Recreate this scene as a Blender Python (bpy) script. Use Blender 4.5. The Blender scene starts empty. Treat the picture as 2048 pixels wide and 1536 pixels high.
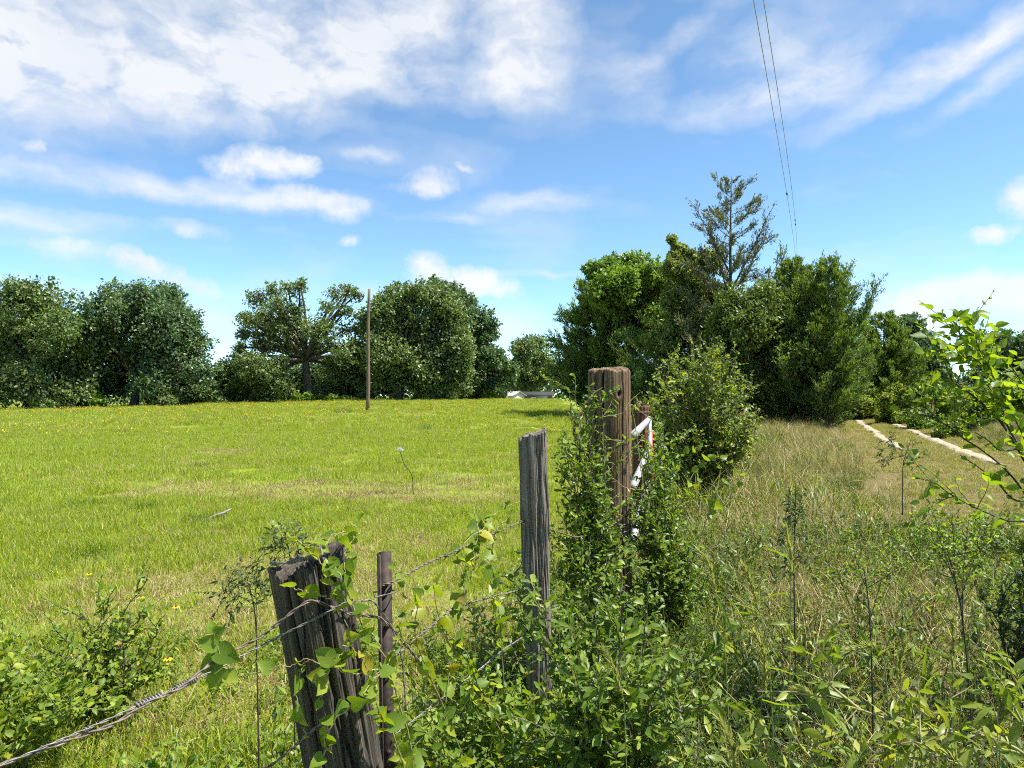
import bpy, math, random
import numpy as np
from mathutils import Matrix, Vector

random.seed(7)
RNG = np.random.default_rng(7)
scene = bpy.context.scene
COL = scene.collection

# ------------------------------------------------------------------ camera
F = 1422.0            # focal length in photograph pixels
EYE = 1.6
cam_d = bpy.data.cameras.new('camera')
cam = bpy.data.objects.new('camera', cam_d)
COL.objects.link(cam)
cam.location = (0, 0, EYE)
cam.rotation_euler = (math.radians(90), 0, 0)
cam_d.sensor_width = 36
cam_d.lens = 36 * F / 2048
cam_d.shift_y = 22 / 2048
cam_d.clip_start = 0.05
cam_d.clip_end = 6000
scene.camera = cam

# ------------------------------------------------------------------ sun, sky, exposure
SUN_EL, SUN_AZ = math.radians(60), math.radians(96)      # azimuth from +Y towards +X
sun_d = bpy.data.lights.new('sun', 'SUN')
sun_d.energy = 5.0
sun_d.angle = math.radians(0.55)
sun_d.color = (1.0, 0.955, 0.87)
sun = bpy.data.objects.new('sun', sun_d)
COL.objects.link(sun)
to_sun = Vector((math.sin(SUN_AZ) * math.cos(SUN_EL), math.cos(SUN_AZ) * math.cos(SUN_EL), math.sin(SUN_EL)))
sun.rotation_euler = to_sun.to_track_quat('Z', 'Y').to_euler()
sun.location = (30, 20, 60)

world = bpy.data.worlds.new('World')
scene.world = world
world.use_nodes = True


class NT:
    """small helper round a node tree"""
    def __init__(self, nt):
        self.nt = nt
        self.n = nt.nodes
        self.n.clear()

    def add(self, t, **kw):
        nd = self.n.new(t)
        for k, v in kw.items():
            if k.startswith('i_'):
                key = k[2:]
                key = int(key) if key.isdigit() else key
                nd.inputs[key].default_value = v
            else:
                setattr(nd, k, v)
        return nd

    def link(self, a, b):
        self.nt.links.new(a, b)

    def math(self, op, a, b=None, clamp=False):
        nd = self.n.new('ShaderNodeMath')
        nd.operation = op
        nd.use_clamp = clamp
        for i, v in enumerate((a, b)):
            if v is None:
                continue
            if isinstance(v, (int, float)):
                nd.inputs[i].default_value = v
            else:
                self.link(v, nd.inputs[i])
        return nd.outputs[0]

    def ramp(self, fac, stops, interp='LINEAR'):
        nd = self.n.new('ShaderNodeValToRGB')
        cr = nd.color_ramp
        cr.interpolation = interp
        while len(cr.elements) < len(stops):
            cr.elements.new(0.5)
        for e, (p, c) in zip(cr.elements, stops):
            e.position = p
            e.color = (c, c, c, 1) if isinstance(c, (int, float)) else (*c, 1)
        self.link(fac, nd.inputs[0])
        return nd.outputs[0]

    def mix(self, fac, a, b, kind='MIX'):
        nd = self.n.new('ShaderNodeMix')
        nd.data_type = 'RGBA'
        nd.blend_type = kind
        for sock, v in ((nd.inputs[0], fac), (nd.inputs[6], a), (nd.inputs[7], b)):
            if isinstance(v, (int, float)):
                sock.default_value = v
            elif isinstance(v, tuple):
                sock.default_value = (*v, 1)
            else:
                self.link(v, sock)
        return nd.outputs[2]

    def noise(self, vec, scale, detail=4, rough=0.55, dist=0.0, dim='3D'):
        nd = self.n.new('ShaderNodeTexNoise')
        nd.noise_dimensions = dim
        nd.inputs['Scale'].default_value = scale
        nd.inputs['Detail'].default_value = detail
        nd.inputs['Roughness'].default_value = rough
        nd.inputs['Distortion'].default_value = dist
        if vec is not None:
            self.link(vec, nd.inputs['Vector'])
        return nd.outputs[0]


def build_sky():
    t = NT(world.node_tree)
    sky = t.add('ShaderNodeTexSky', sky_type='NISHITA', sun_disc=False, sun_elevation=SUN_EL,
                sun_rotation=SUN_AZ, altitude=100, air_density=0.6, dust_density=0.05, ozone_density=1.6)
    bg = t.add('ShaderNodeBackground', i_Strength=0.114)
    t.link(t.mix(1.0, sky.outputs[0], (0.97, 1.13, 1.08), 'MULTIPLY'), bg.inputs[0])
    geo = t.add('ShaderNodeTexCoord')
    sep = t.add('ShaderNodeSeparateXYZ')
    t.link(geo.outputs['Generated'], sep.inputs[0])
    x, y, z = sep.outputs
    az = t.math('ARCTAN2', x, y)
    el = t.math('ARCSINE', z)
    comb = t.add('ShaderNodeCombineXYZ')
    t.link(az, comb.inputs[0])
    t.link(el, comb.inputs[1])
    base = comb.outputs[0]
    # domain warp: ragged and wispy edges
    nz = t.add('ShaderNodeTexNoise', noise_dimensions='2D', i_Scale=9.0, i_Detail=4.0, i_Roughness=0.62)
    t.link(base, nz.inputs['Vector'])
    sub = t.add('ShaderNodeVectorMath', operation='SUBTRACT')
    sub.inputs[1].default_value = (0.5, 0.5, 0.5)
    t.link(nz.outputs['Color'], sub.inputs[0])
    mul = t.add('ShaderNodeVectorMath', operation='MULTIPLY')
    mul.inputs[1].default_value = (0.075, 0.036, 0.0)
    t.link(sub.outputs[0], mul.inputs[0])
    wadd = t.add('ShaderNodeVectorMath', operation='ADD')
    t.link(base, wadd.inputs[0])
    t.link(mul.outputs[0], wadd.inputs[1])
    warped = wadd.outputs[0]
    nz2 = t.add('ShaderNodeTexNoise', noise_dimensions='2D', i_Scale=26.0, i_Detail=4.0, i_Roughness=0.64)
    t.link(base, nz2.inputs['Vector'])
    sub2 = t.add('ShaderNodeVectorMath', operation='SUBTRACT')
    sub2.inputs[1].default_value = (0.5, 0.5, 0.5)
    t.link(nz2.outputs['Color'], sub2.inputs[0])
    mul2 = t.add('ShaderNodeVectorMath', operation='MULTIPLY')
    mul2.inputs[1].default_value = (0.034, 0.017, 0.0)
    t.link(sub2.outputs[0], mul2.inputs[0])
    wadd2 = t.add('ShaderNodeVectorMath', operation='ADD')
    t.link(base, wadd2.inputs[0])
    t.link(mul2.outputs[0], wadd2.inputs[1])
    puffy = wadd2.outputs[0]

    def azel(px, py):
        u, v = (px - 1024) / F, (790 - py) / F
        return math.atan2(u, 1), math.atan2(v, math.hypot(1, u))

    def rotated(vec):
        """the same directions turned by a few fixed angles, so that a blob needs no rotation of its own"""
        out = {0: vec}
        for a in (-22, 22):
            vr = t.add('ShaderNodeVectorRotate', rotation_type='Z_AXIS')
            vr.inputs['Angle'].default_value = math.radians(-a)
            t.link(vec, vr.inputs['Vector'])
            out[a] = vr.outputs[0]
        return out

    def total(items, vec):
        vecs, acc = rotated(vec), None
        for px, py, rx, ry, rot, amp in items:
            a, e = azel(px, py)
            q = min((-22, 0, 22), key=lambda k: abs(k - rot))
            c, s_ = math.cos(math.radians(-q)), math.sin(math.radians(-q))
            a, e = a * c - e * s_, a * s_ + e * c
            vm = t.add('ShaderNodeVectorMath', operation='MULTIPLY_ADD')
            sx, sy = F / rx, F / ry
            vm.inputs[1].default_value = (sx, sy, 0)
            vm.inputs[2].default_value = (-a * sx, -e * sy, 0)
            t.link(vecs[q], vm.inputs[0])
            ln = t.add('ShaderNodeVectorMath', operation='LENGTH')
            t.link(vm.outputs[0], ln.inputs[0])
            md = t.add('ShaderNodeMath', operation='MULTIPLY_ADD', use_clamp=True)
            md.inputs[1].default_value = -amp / 1.6
            md.inputs[2].default_value = amp / 1.6
            t.link(ln.outputs['Value'], md.inputs[0])
            acc = md.outputs[0] if acc is None else t.math('ADD', acc, md.outputs[0])
        return t.math('MULTIPLY', acc, 1.6)
    # high, soft sheet and streaks
    soft = [(130, 100, 420, 150, -4, 1.05), (500, 125, 260, 140, 0, 1.25), (700, 70, 260, 130, -10, 0.95),
            (300, 190, 420, 60, -5, 0.45), (830, 80, 150, 100, 20, 0.6), (600, 200, 100, 70, 0, 0.5),
            (1050, 70, 130, 160, 5, 1.15), (1060, 150, 150, 70, 0, 0.7), (900, 180, 240, 55, -4, 0.6),
            (-250, 60, 380, 220, 0, 1.2), (400, -180, 900, 170, 0, 1.0), (1250, -250, 500, 130, 20, 0.7),
            (1255, 165, 110, 80, -30, 0.6), (1390, 60, 190, 32, 22, 0.5), (1560, 120, 190, 140, 10, 0.62),
            (1500, 215, 260, 45, 4, 0.45), (1640, 165, 110, 60, 15, 0.5), (1880, 130, 270, 42, 24, 0.95), (1960, 105, 170, 34, 20, 0.5),
            (1990, 160, 190, 26, 20, 0.5), (1800, 40, 260, 30, 22, 0.35), (2300, 0, 260, 90, 24, 0.8),
            (200, 360, 320, 36, -4, 0.75), (480, 395, 300, 36, -2, 0.6), (90, 442, 190, 30, -8, 0.85),
            (90, 490, 120, 20, 4, 0.6), (600, 400, 180, 26, 0, 0.4), (740, 318, 70, 18, 0, 0.6),
            (1080, 405, 190, 26, 4, 0.75), (900, 432, 150, 14, -8, 0.55), (390, 462, 90, 20, -5, 0.6),
            (1080, 548, 100, 14, 8, 0.7), (430, 640, 220, 60, 0, 0.55), (120, 575, 160, 26, 6, 0.5),
            (1030, 660, 200, 70, 0, 0.55), (700, 590, 220, 30, 0, 0.4)]
    fluffy = [(540, 325, 105, 36, 6, 1.2), (460, 345, 60, 24, -20, 0.8), (600, 330, 60, 24, 0, 0.7),
              (690, 418, 62, 34, -5, 1.1), (595, 390, 85, 26, 8, 0.8), (500, 405, 110, 22, 0, 0.5),
              (865, 365, 62, 40, 0, 0.95), (840, 378, 90, 16, 0, 0.5), (925, 335, 22, 12, -20, 0.6),
              (265, 520, 48, 34, -25, 1.1), (330, 545, 70, 26, -20, 0.9), (405, 580, 34, 26, -40, 0.75),
              (850, 530, 52, 36, -10, 1.0), (930, 565, 120, 36, -4, 1.3), (990, 580, 80, 26, 0, 0.6),
              (1985, 470, 44, 20, 0, 1.4), (2055, 395, 45, 48, 10, 1.2), (1950, 578, 120, 38, 4, 1.4),
              (1820, 625, 92, 52, 0, 1.4), (1860, 650, 90, 30, 0, 0.7), (2090, 590, 120, 44, 0, 1.2), (705, 482, 26, 16, 0, 0.7), (960, 548, 60, 22, 0, 0.5),
              (65, 292, 20, 12, 0, 0.7), (370, 462, 40, 16, 0, 0.7), (130, 488, 60, 14, 0, 0.7)]
    s1 = total(soft, warped)
    s2 = total(fluffy, puffy)
    # a broken thin veil over the rest of the sky, so it goes on beyond the frame
    mpv = t.add('ShaderNodeMapping')
    mpv.inputs['Scale'].default_value = (2.2, 7.0, 1)
    mpv.inputs['Rotation'].default_value = (0, 0, 0.12)
    t.link(warped, mpv.inputs['Vector'])
    veil = t.noise(mpv.outputs[0], 1.6, 3, 0.6, 0.0, '2D')
    mpw = t.add('ShaderNodeMapping')
    mpw.inputs['Scale'].default_value = (5.0, 10.0, 1)
    t.link(warped, mpw.inputs['Vector'])
    tex = t.noise(mpw.outputs[0], 2.4, 6, 0.55, 0.0, '2D')
    texc = t.ramp(tex, [(0.3, 0.3), (0.72, 1.18)])
    d1 = t.math('MULTIPLY', s1, texc)
    d1 = t.ramp(d1, [(0.04, 0.0), (0.4, 0.34), (0.9, 0.74), (1.0, 0.84)])
    fine = t.noise(base, 42.0, 4, 0.6, 0.0, '2D')
    d2 = t.math('MULTIPLY', s2, t.ramp(fine, [(0.3, 0.55), (0.7, 1.25)]))
    d2 = t.ramp(d2, [(0.07, 0.0), (0.45, 0.46), (0.85, 0.8), (1.0, 0.86)])
    d3 = t.ramp(veil, [(0.5, 0.0), (0.8, 0.28)])
    inv = t.math('MULTIPLY', t.math('SUBTRACT', 1.0, d1), t.math('SUBTRACT', 1.0, d2))
    inv = t.math('MULTIPLY', inv, t.math('SUBTRACT', 1.0, d3))
    dens = t.math('SUBTRACT', 1.0, inv)
    # thick parts slightly grey below
    ccol = t.ramp(t.noise(warped, 5.0, 2, 0.5, 0.0, '2D'), [(0.3, (0.86, 0.89, 0.94)), (0.6, (0.98, 0.98, 0.97))])
    cbg = t.add('ShaderNodeBackground', i_Strength=0.48)
    t.link(ccol, cbg.inputs[0])
    mx = t.add('ShaderNodeMixShader')
    t.link(dens, mx.inputs[0])
    t.link(bg.outputs[0], mx.inputs[1])
    t.link(cbg.outputs[0], mx.inputs[2])
    out = t.add('ShaderNodeOutputWorld')
    t.link(mx.outputs[0], out.inputs[0])


build_sky()
world.cycles.sampling_method = 'NONE'
scene.view_settings.view_transform = 'Standard'
scene.view_settings.look = 'None'
scene.view_settings.exposure = 1.15
scene.view_settings.gamma = 1.0
scene.view_settings.use_curve_mapping = False
scene.cycles.max_bounces = 5
scene.cycles.diffuse_bounces = 2
scene.cycles.glossy_bounces = 2
scene.cycles.transmission_bounces = 3
scene.cycles.transparent_max_bounces = 6
scene.cycles.caustics_reflective = False
scene.cycles.caustics_refractive = False
scene.cycles.filter_width = 1.05
scene.cycles.use_adaptive_sampling = True
scene.cycles.adaptive_threshold = 0.02
scene.cycles.adaptive_min_samples = 12
scene.render.threads_mode = 'AUTO'
scene.cycles.use_denoising = False

# ------------------------------------------------------------------ helpers
def P(px, py, D):
    return np.array([(px - 1024) / F * D, D, EYE - (py - 790) / F * D])


def S(t):
    t = np.clip(t, 0, 1)
    return t * t * (3 - 2 * t)


def vn2(u, v, seed=0):
    """value noise on numpy arrays, about -1..1"""
    u = np.asarray(u, float); v = np.asarray(v, float)
    iu, iv = np.floor(u).astype(np.int64), np.floor(v).astype(np.int64)
    fu, fv = u - iu, v - iv
    fu = fu * fu * (3 - 2 * fu); fv = fv * fv * (3 - 2 * fv)

    def h(a, b):
        k = (a * 374761393 + b * 668265263 + seed * 974711) & 0xffffffff
        k = ((k ^ (k >> 13)) * 1274126177) & 0xffffffff
        return ((k ^ (k >> 16)) & 0xffff) / 32767.5 - 1
    return ((h(iu, iv) * (1 - fu) + h(iu + 1, iv) * fu) * (1 - fv)
            + (h(iu, iv + 1) * (1 - fu) + h(iu + 1, iv + 1) * fu) * fv)


def fbm(u, v, seed=0, oct=3):
    r, a, f = 0, 0.5, 1.0
    for o in range(oct):
        r = r + a * vn2(u * f, v * f, seed + o * 17)
        a *= 0.5; f *= 2.03
    return r


TRK0, TRKD = np.array([8.78, 14.6]), np.array([0.395, 0.919])
TRKD = TRKD / np.linalg.norm(TRKD)


def track_s(x, y):
    """signed distance to the right of the left rut"""
    return (x - TRK0[0]) * TRKD[1] - (y - TRK0[1]) * TRKD[0]


def H(x, y):
    x = np.asarray(x, float); y = np.asarray(y, float)
    rise = 0.9 * S((y - 25) / 55) * S((x + 62) / 50) * (1 - S((x - 0.12 * y - 2) / 8))
    drop = -2.2 * S((y - 88) / 40)
    s = track_s(x, y)
    bank = 0.75 * S((s - 2.9) / 3.5)
    z = rise + drop + bank
    z = z + 0.05 * vn2(x * 0.35, y * 0.35, 3) * S((y - 2) / 6) + 0.1 * vn2(x * 0.07, y * 0.07, 5) * S((y - 8) / 20)
    return z


FENCE = np.array([(-3.2, -0.8), (-2.0, 0.2), (-0.97, 1.35), (-.59, 2.03), (.09, 3.05), (.59, 4.3), (1.45, 8.0), (2.4, 14), (3.6, 24), (4.0, 45), (5, 90), (8, 140)])


def fence_x(y):
    return np.interp(y, FENCE[:, 1], FENCE[:, 0])


def mesh_np(name, V, quads=None, tris=None, mats=(), mi=None, smooth=False):
    """mesh from numpy arrays; mi = material index for quads then tris"""
    me = bpy.data.meshes.new(name)
    V = np.asarray(V, np.float32)
    q = np.zeros((0, 4), np.int32) if quads is None else np.asarray(quads, np.int32).reshape(-1, 4)
    t = np.zeros((0, 3), np.int32) if tris is None else np.asarray(tris, np.int32).reshape(-1, 3)
    me.vertices.add(len(V))
    me.vertices.foreach_set('co', V.ravel())
    nl = q.size + t.size
    me.loops.add(nl)
    me.loops.foreach_set('vertex_index', np.concatenate([q.ravel(), t.ravel()]))
    npoly = len(q) + len(t)
    me.polygons.add(npoly)
    me.polygons.foreach_set('loop_start', np.concatenate([np.arange(len(q)) * 4, q.size + np.arange(len(t)) * 3]).astype(np.int32))
    if mi is not None:
        me.polygons.foreach_set('material_index', np.asarray(mi, np.int32))
    for m in mats:
        me.materials.append(m)
    if smooth:
        me.polygons.foreach_set('use_smooth', np.ones(npoly, bool))
    me.update(calc_edges=True)
    return me


def link(name, data, parent=None, loc=None):
    o = bpy.data.objects.new(name, data)
    COL.objects.link(o)
    if parent is not None:
        o.parent = parent
    if loc is not None:
        o.location = tuple(float(c) for c in loc)
    return o


def tag(o, label, cat, group=None, kind=None):
    if label: o['label'] = label
    if cat: o['category'] = cat
    if group: o['group'] = group
    if kind: o['kind'] = kind
    return o


def root(name, loc, label, cat, group=None):
    return tag(link(name, None, None, loc), label, cat, group)


class Geo:
    def __init__(self):
        self.V, self.Q, self.T, self.n = [], [], [], 0
        self.qm, self.tm = [], []

    def add(self, V, quads=None, tris=None, m=0):
        V = np.asarray(V, float).reshape(-1, 3)
        if quads is not None and len(quads):
            q = np.asarray(quads).reshape(-1, 4) + self.n
            self.Q.append(q); self.qm.append(np.full(len(q), m))
        if tris is not None and len(tris):
            t = np.asarray(tris).reshape(-1, 3) + self.n
            self.T.append(t); self.tm.append(np.full(len(t), m))
        self.V.append(V); self.n += len(V)

    def tube(self, pts, r, k=6, m=0, cap=True):
        pts = np.asarray(pts, float)
        n = len(pts)
        r = np.broadcast_to(np.asarray(r, float), (n,))
        tan = np.gradient(pts, axis=0)
        tan /= np.linalg.norm(tan, axis=1, keepdims=True) + 1e-12
        mean = np.abs(pts[-1] - pts[0])
        ref = np.array([0, 0, 1.0]) if mean[2] < 0.8 * np.linalg.norm(mean) else np.array([0, 1.0, 0.15])
        a = np.cross(tan, ref); a /= np.linalg.norm(a, axis=1, keepdims=True) + 1e-12
        b = np.cross(tan, a)
        th = np.arange(k) / k * 2 * np.pi
        V = pts[:, None] + r[:, None, None] * (a[:, None] * np.cos(th)[None, :, None] + b[:, None] * np.sin(th)[None, :, None])
        i = np.arange(n - 1)[:, None] * k
        j = np.arange(k)[None, :]
        j2 = (j + 1) % k
        Q = np.stack([i + j, i + j2, i + k + j2, i + k + j], -1).reshape(-1, 4)
        V = V.reshape(-1, 3)
        T = None
        if cap:
            V = np.vstack([V, pts[0], pts[-1]])
            c0, c1 = n * k, n * k + 1
            jj = np.arange(k)
            T = np.vstack([np.stack([np.full(k, c0), (jj + 1) % k, jj], -1),
                           np.stack([np.full(k, c1), (n - 1) * k + jj, (n - 1) * k + (jj + 1) % k], -1)])
        self.add(V, Q, T, m)

    def box(self, c, s, rot=0.0, m=0):
        c = np.asarray(c, float); s = np.asarray(s, float) / 2
        v = np.array([[x, y, z] for x in (-1, 1) for y in (-1, 1) for z in (-1, 1)], float) * s
        cr, sr = math.cos(rot), math.sin(rot)
        v = np.stack([v[:, 0] * cr - v[:, 1] * sr, v[:, 0] * sr + v[:, 1] * cr, v[:, 2]], -1) + c
        self.add(v, [[0, 1, 3, 2], [4, 6, 7, 5], [0, 4, 5, 1], [2, 3, 7, 6], [0, 2, 6, 4], [1, 5, 7, 3]], None, m)

    def leaves(self, tpl, pos, along, normal, size, m=0):
        """stamp a leaf template (verts, quads, tris) at many frames"""
        tv, tq, tt = tpl
        pos = np.asarray(pos, float)
        if len(pos) == 0: return
        X, Y, Z = frames(along, normal)
        size = np.broadcast_to(np.asarray(size, float), (len(pos),))
        V = pos[:, None] + size[:, None, None] * (tv[None, :, 0, None] * X[:, None] + tv[None, :, 1, None] * Y[:, None] + tv[None, :, 2, None] * Z[:, None])
        k = len(tv)
        off = (np.arange(len(pos)) * k)[:, None, None]
        Q = (tq[None] + off).reshape(-1, 4) if tq is not None else None
        T = (tt[None] + off).reshape(-1, 3) if tt is not None else None
        self.add(V.reshape(-1, 3), Q, T, m)

    def mesh(self, name, mats, smooth=False, origin=None):
        V = np.vstack(self.V)
        if origin is not None:
            V = V - np.asarray(origin)
        Q = np.vstack(self.Q) if self.Q else None
        T = np.vstack(self.T) if self.T else None
        mi = np.concatenate(self.qm + self.tm) if (self.qm or self.tm) else None
        return mesh_np(name, V, Q, T, mats, mi, smooth)

    def build(self, name, mats, parent=None, smooth=False):
        org = np.array(parent.location) if parent is not None else None
        mats = mats if isinstance(mats, (list, tuple)) else [mats]
        return link(name, self.mesh(name, mats, smooth, org), parent)


def frames(along, normal):
    X = np.asarray(along, float); X = X / (np.linalg.norm(X, axis=-1, keepdims=True) + 1e-12)
    N = np.asarray(normal, float)
    Y = np.cross(N, X); Y = Y / (np.linalg.norm(Y, axis=-1, keepdims=True) + 1e-9)
    Z = np.cross(X, Y)
    return X, Y, Z


def unit(n, rng):
    v = rng.normal(size=(n, 3))
    return v / np.linalg.norm(v, axis=1, keepdims=True)


# ------------------------------------------------------------------ materials
def material(name):
    m = bpy.data.materials.new(name)
    m.use_nodes = True
    t = NT(m.node_tree)
    out = t.add('ShaderNodeOutputMaterial')
    return m, t, out


def leaf_mat(name, stops, transl=0.4, rough=0.42, spec=0.5, tint=(1.25, 1.2, 0.45), patch=0.0):
    """foliage: colour varies from leaf to leaf, light shines through"""
    m, t, out = material(name)
    g = t.add('ShaderNodeNewGeometry')
    oi = t.add('ShaderNodeObjectInfo')
    fac = t.math('FRACT', t.math('ADD', g.outputs['Random Per Island'], oi.outputs['Random']))
    col = t.ramp(fac, stops)
    if patch:
        tc = t.add('ShaderNodeTexCoord')
        nz = t.noise(tc.outputs['Object'], patch, 3, 0.6)
        hsv = t.add('ShaderNodeHueSaturation')
        t.link(t.ramp(nz, [(0.3, 0.72), (0.7, 1.3)]), hsv.inputs['Value'])
        t.link(col, hsv.inputs['Color'])
        col = hsv.outputs[0]
    p = t.add('ShaderNodeBsdfPrincipled', i_Roughness=rough)
    p.inputs['Specular IOR Level'].default_value = spec
    t.link(col, p.inputs['Base Color'])
    tr = t.add('ShaderNodeBsdfTranslucent')
    t.link(t.mix(1.0, col, tint, 'MULTIPLY'), tr.inputs['Color'])
    mx = t.add('ShaderNodeMixShader', i_0=transl)
    t.link(p.outputs[0], mx.inputs[1])
    t.link(tr.outputs[0], mx.inputs[2])
    t.link(mx.outputs[0], out.inputs[0])
    return m


def bark_mat(name, c1, c2, scale=6, rough=0.9, stretch=(6, 6, 1), bump=0.4):
    m, t, out = material(name)
    tc = t.add('ShaderNodeTexCoord')
    mp = t.add('ShaderNodeMapping')
    mp.inputs['Scale'].default_value = stretch
    t.link(tc.outputs['Object'], mp.inputs['Vector'])
    nz = t.noise(mp.outputs[0], scale, 6, 0.65)
    p = t.add('ShaderNodeBsdfPrincipled', i_Roughness=rough)
    p.inputs['Specular IOR Level'].default_value = 0.2
    t.link(t.ramp(nz, [(0.3, c1), (0.7, c2)]), p.inputs['Base Color'])
    b = t.add('ShaderNodeBump', i_Strength=bump, i_Distance=0.02)
    t.link(nz, b.inputs['Height'])
    t.link(b.outputs[0], p.inputs['Normal'])
    t.link(p.outputs[0], out.inputs[0])
    return m


def plain_mat(name, c, rough=0.6, metal=0.0, var=0.0, scale=20, c2=None):
    m, t, out = material(name)
    p = t.add('ShaderNodeBsdfPrincipled', i_Roughness=rough, i_Metallic=metal)
    tc = t.add('ShaderNodeTexCoord')
    nz = t.noise(tc.outputs['Object'], scale, 5, 0.6)
    c2 = c2 or tuple(min(1, k * (1 + var)) for k in c)
    t.link(t.ramp(nz, [(0.35, tuple(k * (1 - var) for k in c)), (0.65, c2)]), p.inputs['Base Color'])
    t.link(p.outputs[0], out.inputs[0])
    return m


M = {}
M['oak'] = leaf_mat('oak_leaf', [(0, (0.0705, 0.1176, 0.0379)), (0.6, (0.1409, 0.1992, 0.0604)), (1, (0.2415, 0.2846, 0.0949))], 0.38, 0.45, 0.45, (1.1, 1.2, 0.5), 0.5)
M['oak_dark'] = leaf_mat('dark_oak_leaf', [(0, (0.0522, 0.0974, 0.0445)), (0.6, (0.1003, 0.1656, 0.065)), (1, (0.2006, 0.2629, 0.1113))], 0.35, 0.45, 0.45, (1.05, 1.2, 0.55), 0.5)
M['bright'] = leaf_mat('elm_tree_leaf', [(0, (0.088, 0.1604, 0.0234)), (0.6, (0.1672, 0.2674, 0.039)), (1, (0.2816, 0.3743, 0.065))], 0.45, 0.45, 0.4, (1.2, 1.25, 0.4), 0.6)
M['light'] = leaf_mat('pale_leaf', [(0, (0.112, 0.154, 0.036)), (0.6, (0.196, 0.252, 0.066)), (1, (0.336, 0.364, 0.12))], 0.45, 0.45, 0.4, (1.2, 1.15, 0.45), 0.6)
M['cedar'] = leaf_mat('cedar_scale', [(0, (0.0777, 0.1377, 0.0296)), (0.6, (0.1525, 0.2396, 0.0507)), (1, (0.2772, 0.3594, 0.0739))], 0.36, 0.5, 0.35, (1.15, 1.15, 0.4), 0.5)
M['olive'] = leaf_mat('olive_leaf', [(0, (0.0693, 0.1122, 0.0242)), (0.6, (0.1328, 0.1914, 0.0396)), (1, (0.231, 0.2904, 0.066))], 0.4, 0.42, 0.4, (1.15, 1.15, 0.4), 0.7)
M['cedar_grey'] = leaf_mat('grey_cedar_scale', [(0, (0.077, 0.0987, 0.0475)), (0.6, (0.143, 0.1673, 0.0792)), (1, (0.264, 0.2574, 0.1188))], 0.3, 0.5, 0.35, (1.1, 1.1, 0.5), 0.5)
M['privet'] = leaf_mat('privet_leaf', [(0, (0.075, 0.13, 0.02)), (0.5, (0.15, 0.215, 0.034)), (0.85, (0.25, 0.32, 0.05)), (1, (0.38, 0.4, 0.055))], 0.5, 0.45, 0.4, (1.25, 1.2, 0.35), 2.0)
M['brier'] = leaf_mat('brier_leaf', [(0, (0.1176, 0.2038, 0.022)), (0.6, (0.2016, 0.2979, 0.0308)), (1, (0.336, 0.392, 0.044))], 0.55, 0.45, 0.35, (1.35, 1.2, 0.3))
M['brier_yellow'] = leaf_mat('yellowing_brier_leaf', [(0, (0.27, 0.31, 0.03)), (0.7, (0.40, 0.36, 0.035)), (1, (0.34, 0.2, 0.04))], 0.5, 0.4, 0.4, (1.2, 1.05, 0.3))
M['elm'] = leaf_mat('elm_leaf', [(0, (0.105, 0.1958, 0.0198)), (1, (0.238, 0.324, 0.033))], 0.58, 0.45, 0.35, (1.35, 1.3, 0.3))
M['bumelia'] = leaf_mat('bumelia_leaf', [(0, (0.0728, 0.1344, 0.018)), (0.6, (0.1456, 0.224, 0.03)), (1, (0.28, 0.3472, 0.055))], 0.45, 0.42, 0.4, (1.2, 1.25, 0.4))
M['willow'] = leaf_mat('lance_leaf', [(0, (0.1232, 0.1815, 0.0275)), (0.6, (0.2112, 0.2805, 0.0385)), (1, (0.3872, 0.4125, 0.077))], 0.48, 0.42, 0.4, (1.25, 1.2, 0.35))
M['weed'] = leaf_mat('weed_leaf', [(0, (0.1098, 0.1891, 0.0198)), (0.6, (0.2038, 0.3024, 0.0308)), (1, (0.345, 0.4082, 0.0495))], 0.5, 0.45, 0.35, (1.25, 1.2, 0.35), 1.5)
M['dark_weed'] = leaf_mat('dark_weed_leaf', [(0, (0.05, 0.085, 0.018)), (1, (0.11, 0.15, 0.035))], 0.35, 0.45, 0.35)
M['g_green'] = leaf_mat('grass_green', [(0, (0.155, 0.24, 0.016)), (1, (0.29, 0.39, 0.028))], 0.5, 0.45, 0.4, (1.3, 1.2, 0.3))
M['g_lime'] = leaf_mat('grass_lime', [(0, (0.28, 0.38, 0.022)), (1, (0.45, 0.51, 0.042))], 0.5, 0.45, 0.4, (1.25, 1.15, 0.3))
M['g_dark'] = leaf_mat('grass_dark', [(0, (0.08, 0.15, 0.012)), (1, (0.14, 0.22, 0.02))], 0.38, 0.45, 0.4, (1.2, 1.2, 0.4))
M['g_straw'] = leaf_mat('grass_straw', [(0, (0.27, 0.19, 0.085)), (0.7, (0.42, 0.32, 0.16)), (1, (0.55, 0.46, 0.27))], 0.25, 0.55, 0.3, (1.05, 1.0, 0.8))
M['g_tan'] = leaf_mat('grass_tan', [(0, (0.2, 0.17, 0.045)), (1, (0.36, 0.31, 0.10))], 0.35, 0.5, 0.3, (1.1, 1.0, 0.6))
M['rye'] = leaf_mat('rye_head', [(0, (0.28, 0.32, 0.08)), (1, (0.5, 0.5, 0.2))], 0.5, 0.5, 0.3, (1.1, 1.05, 0.5))
M['petal'] = leaf_mat('yellow_petal', [(0, (0.62, 0.42, 0.01)), (1, (0.75, 0.58, 0.02))], 0.35, 0.5, 0.3, (1.1, 1.0, 0.3))
M['petal_white'] = leaf_mat('white_petal', [(0, (0.7, 0.66, 0.66)), (1, (0.82, 0.8, 0.8))], 0.3, 0.5, 0.3, (1, 1, 1))
M['bark'] = bark_mat('oak_bark', (0.035, 0.03, 0.024), (0.13, 0.11, 0.09), 3)
M['cedar_bark'] = bark_mat('cedar_bark', (0.05, 0.035, 0.025), (0.17, 0.13, 0.10), 4)
M['twig'] = plain_mat('twig', (0.13, 0.10, 0.065), 0.8, 0, 0.35, 30)
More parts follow.
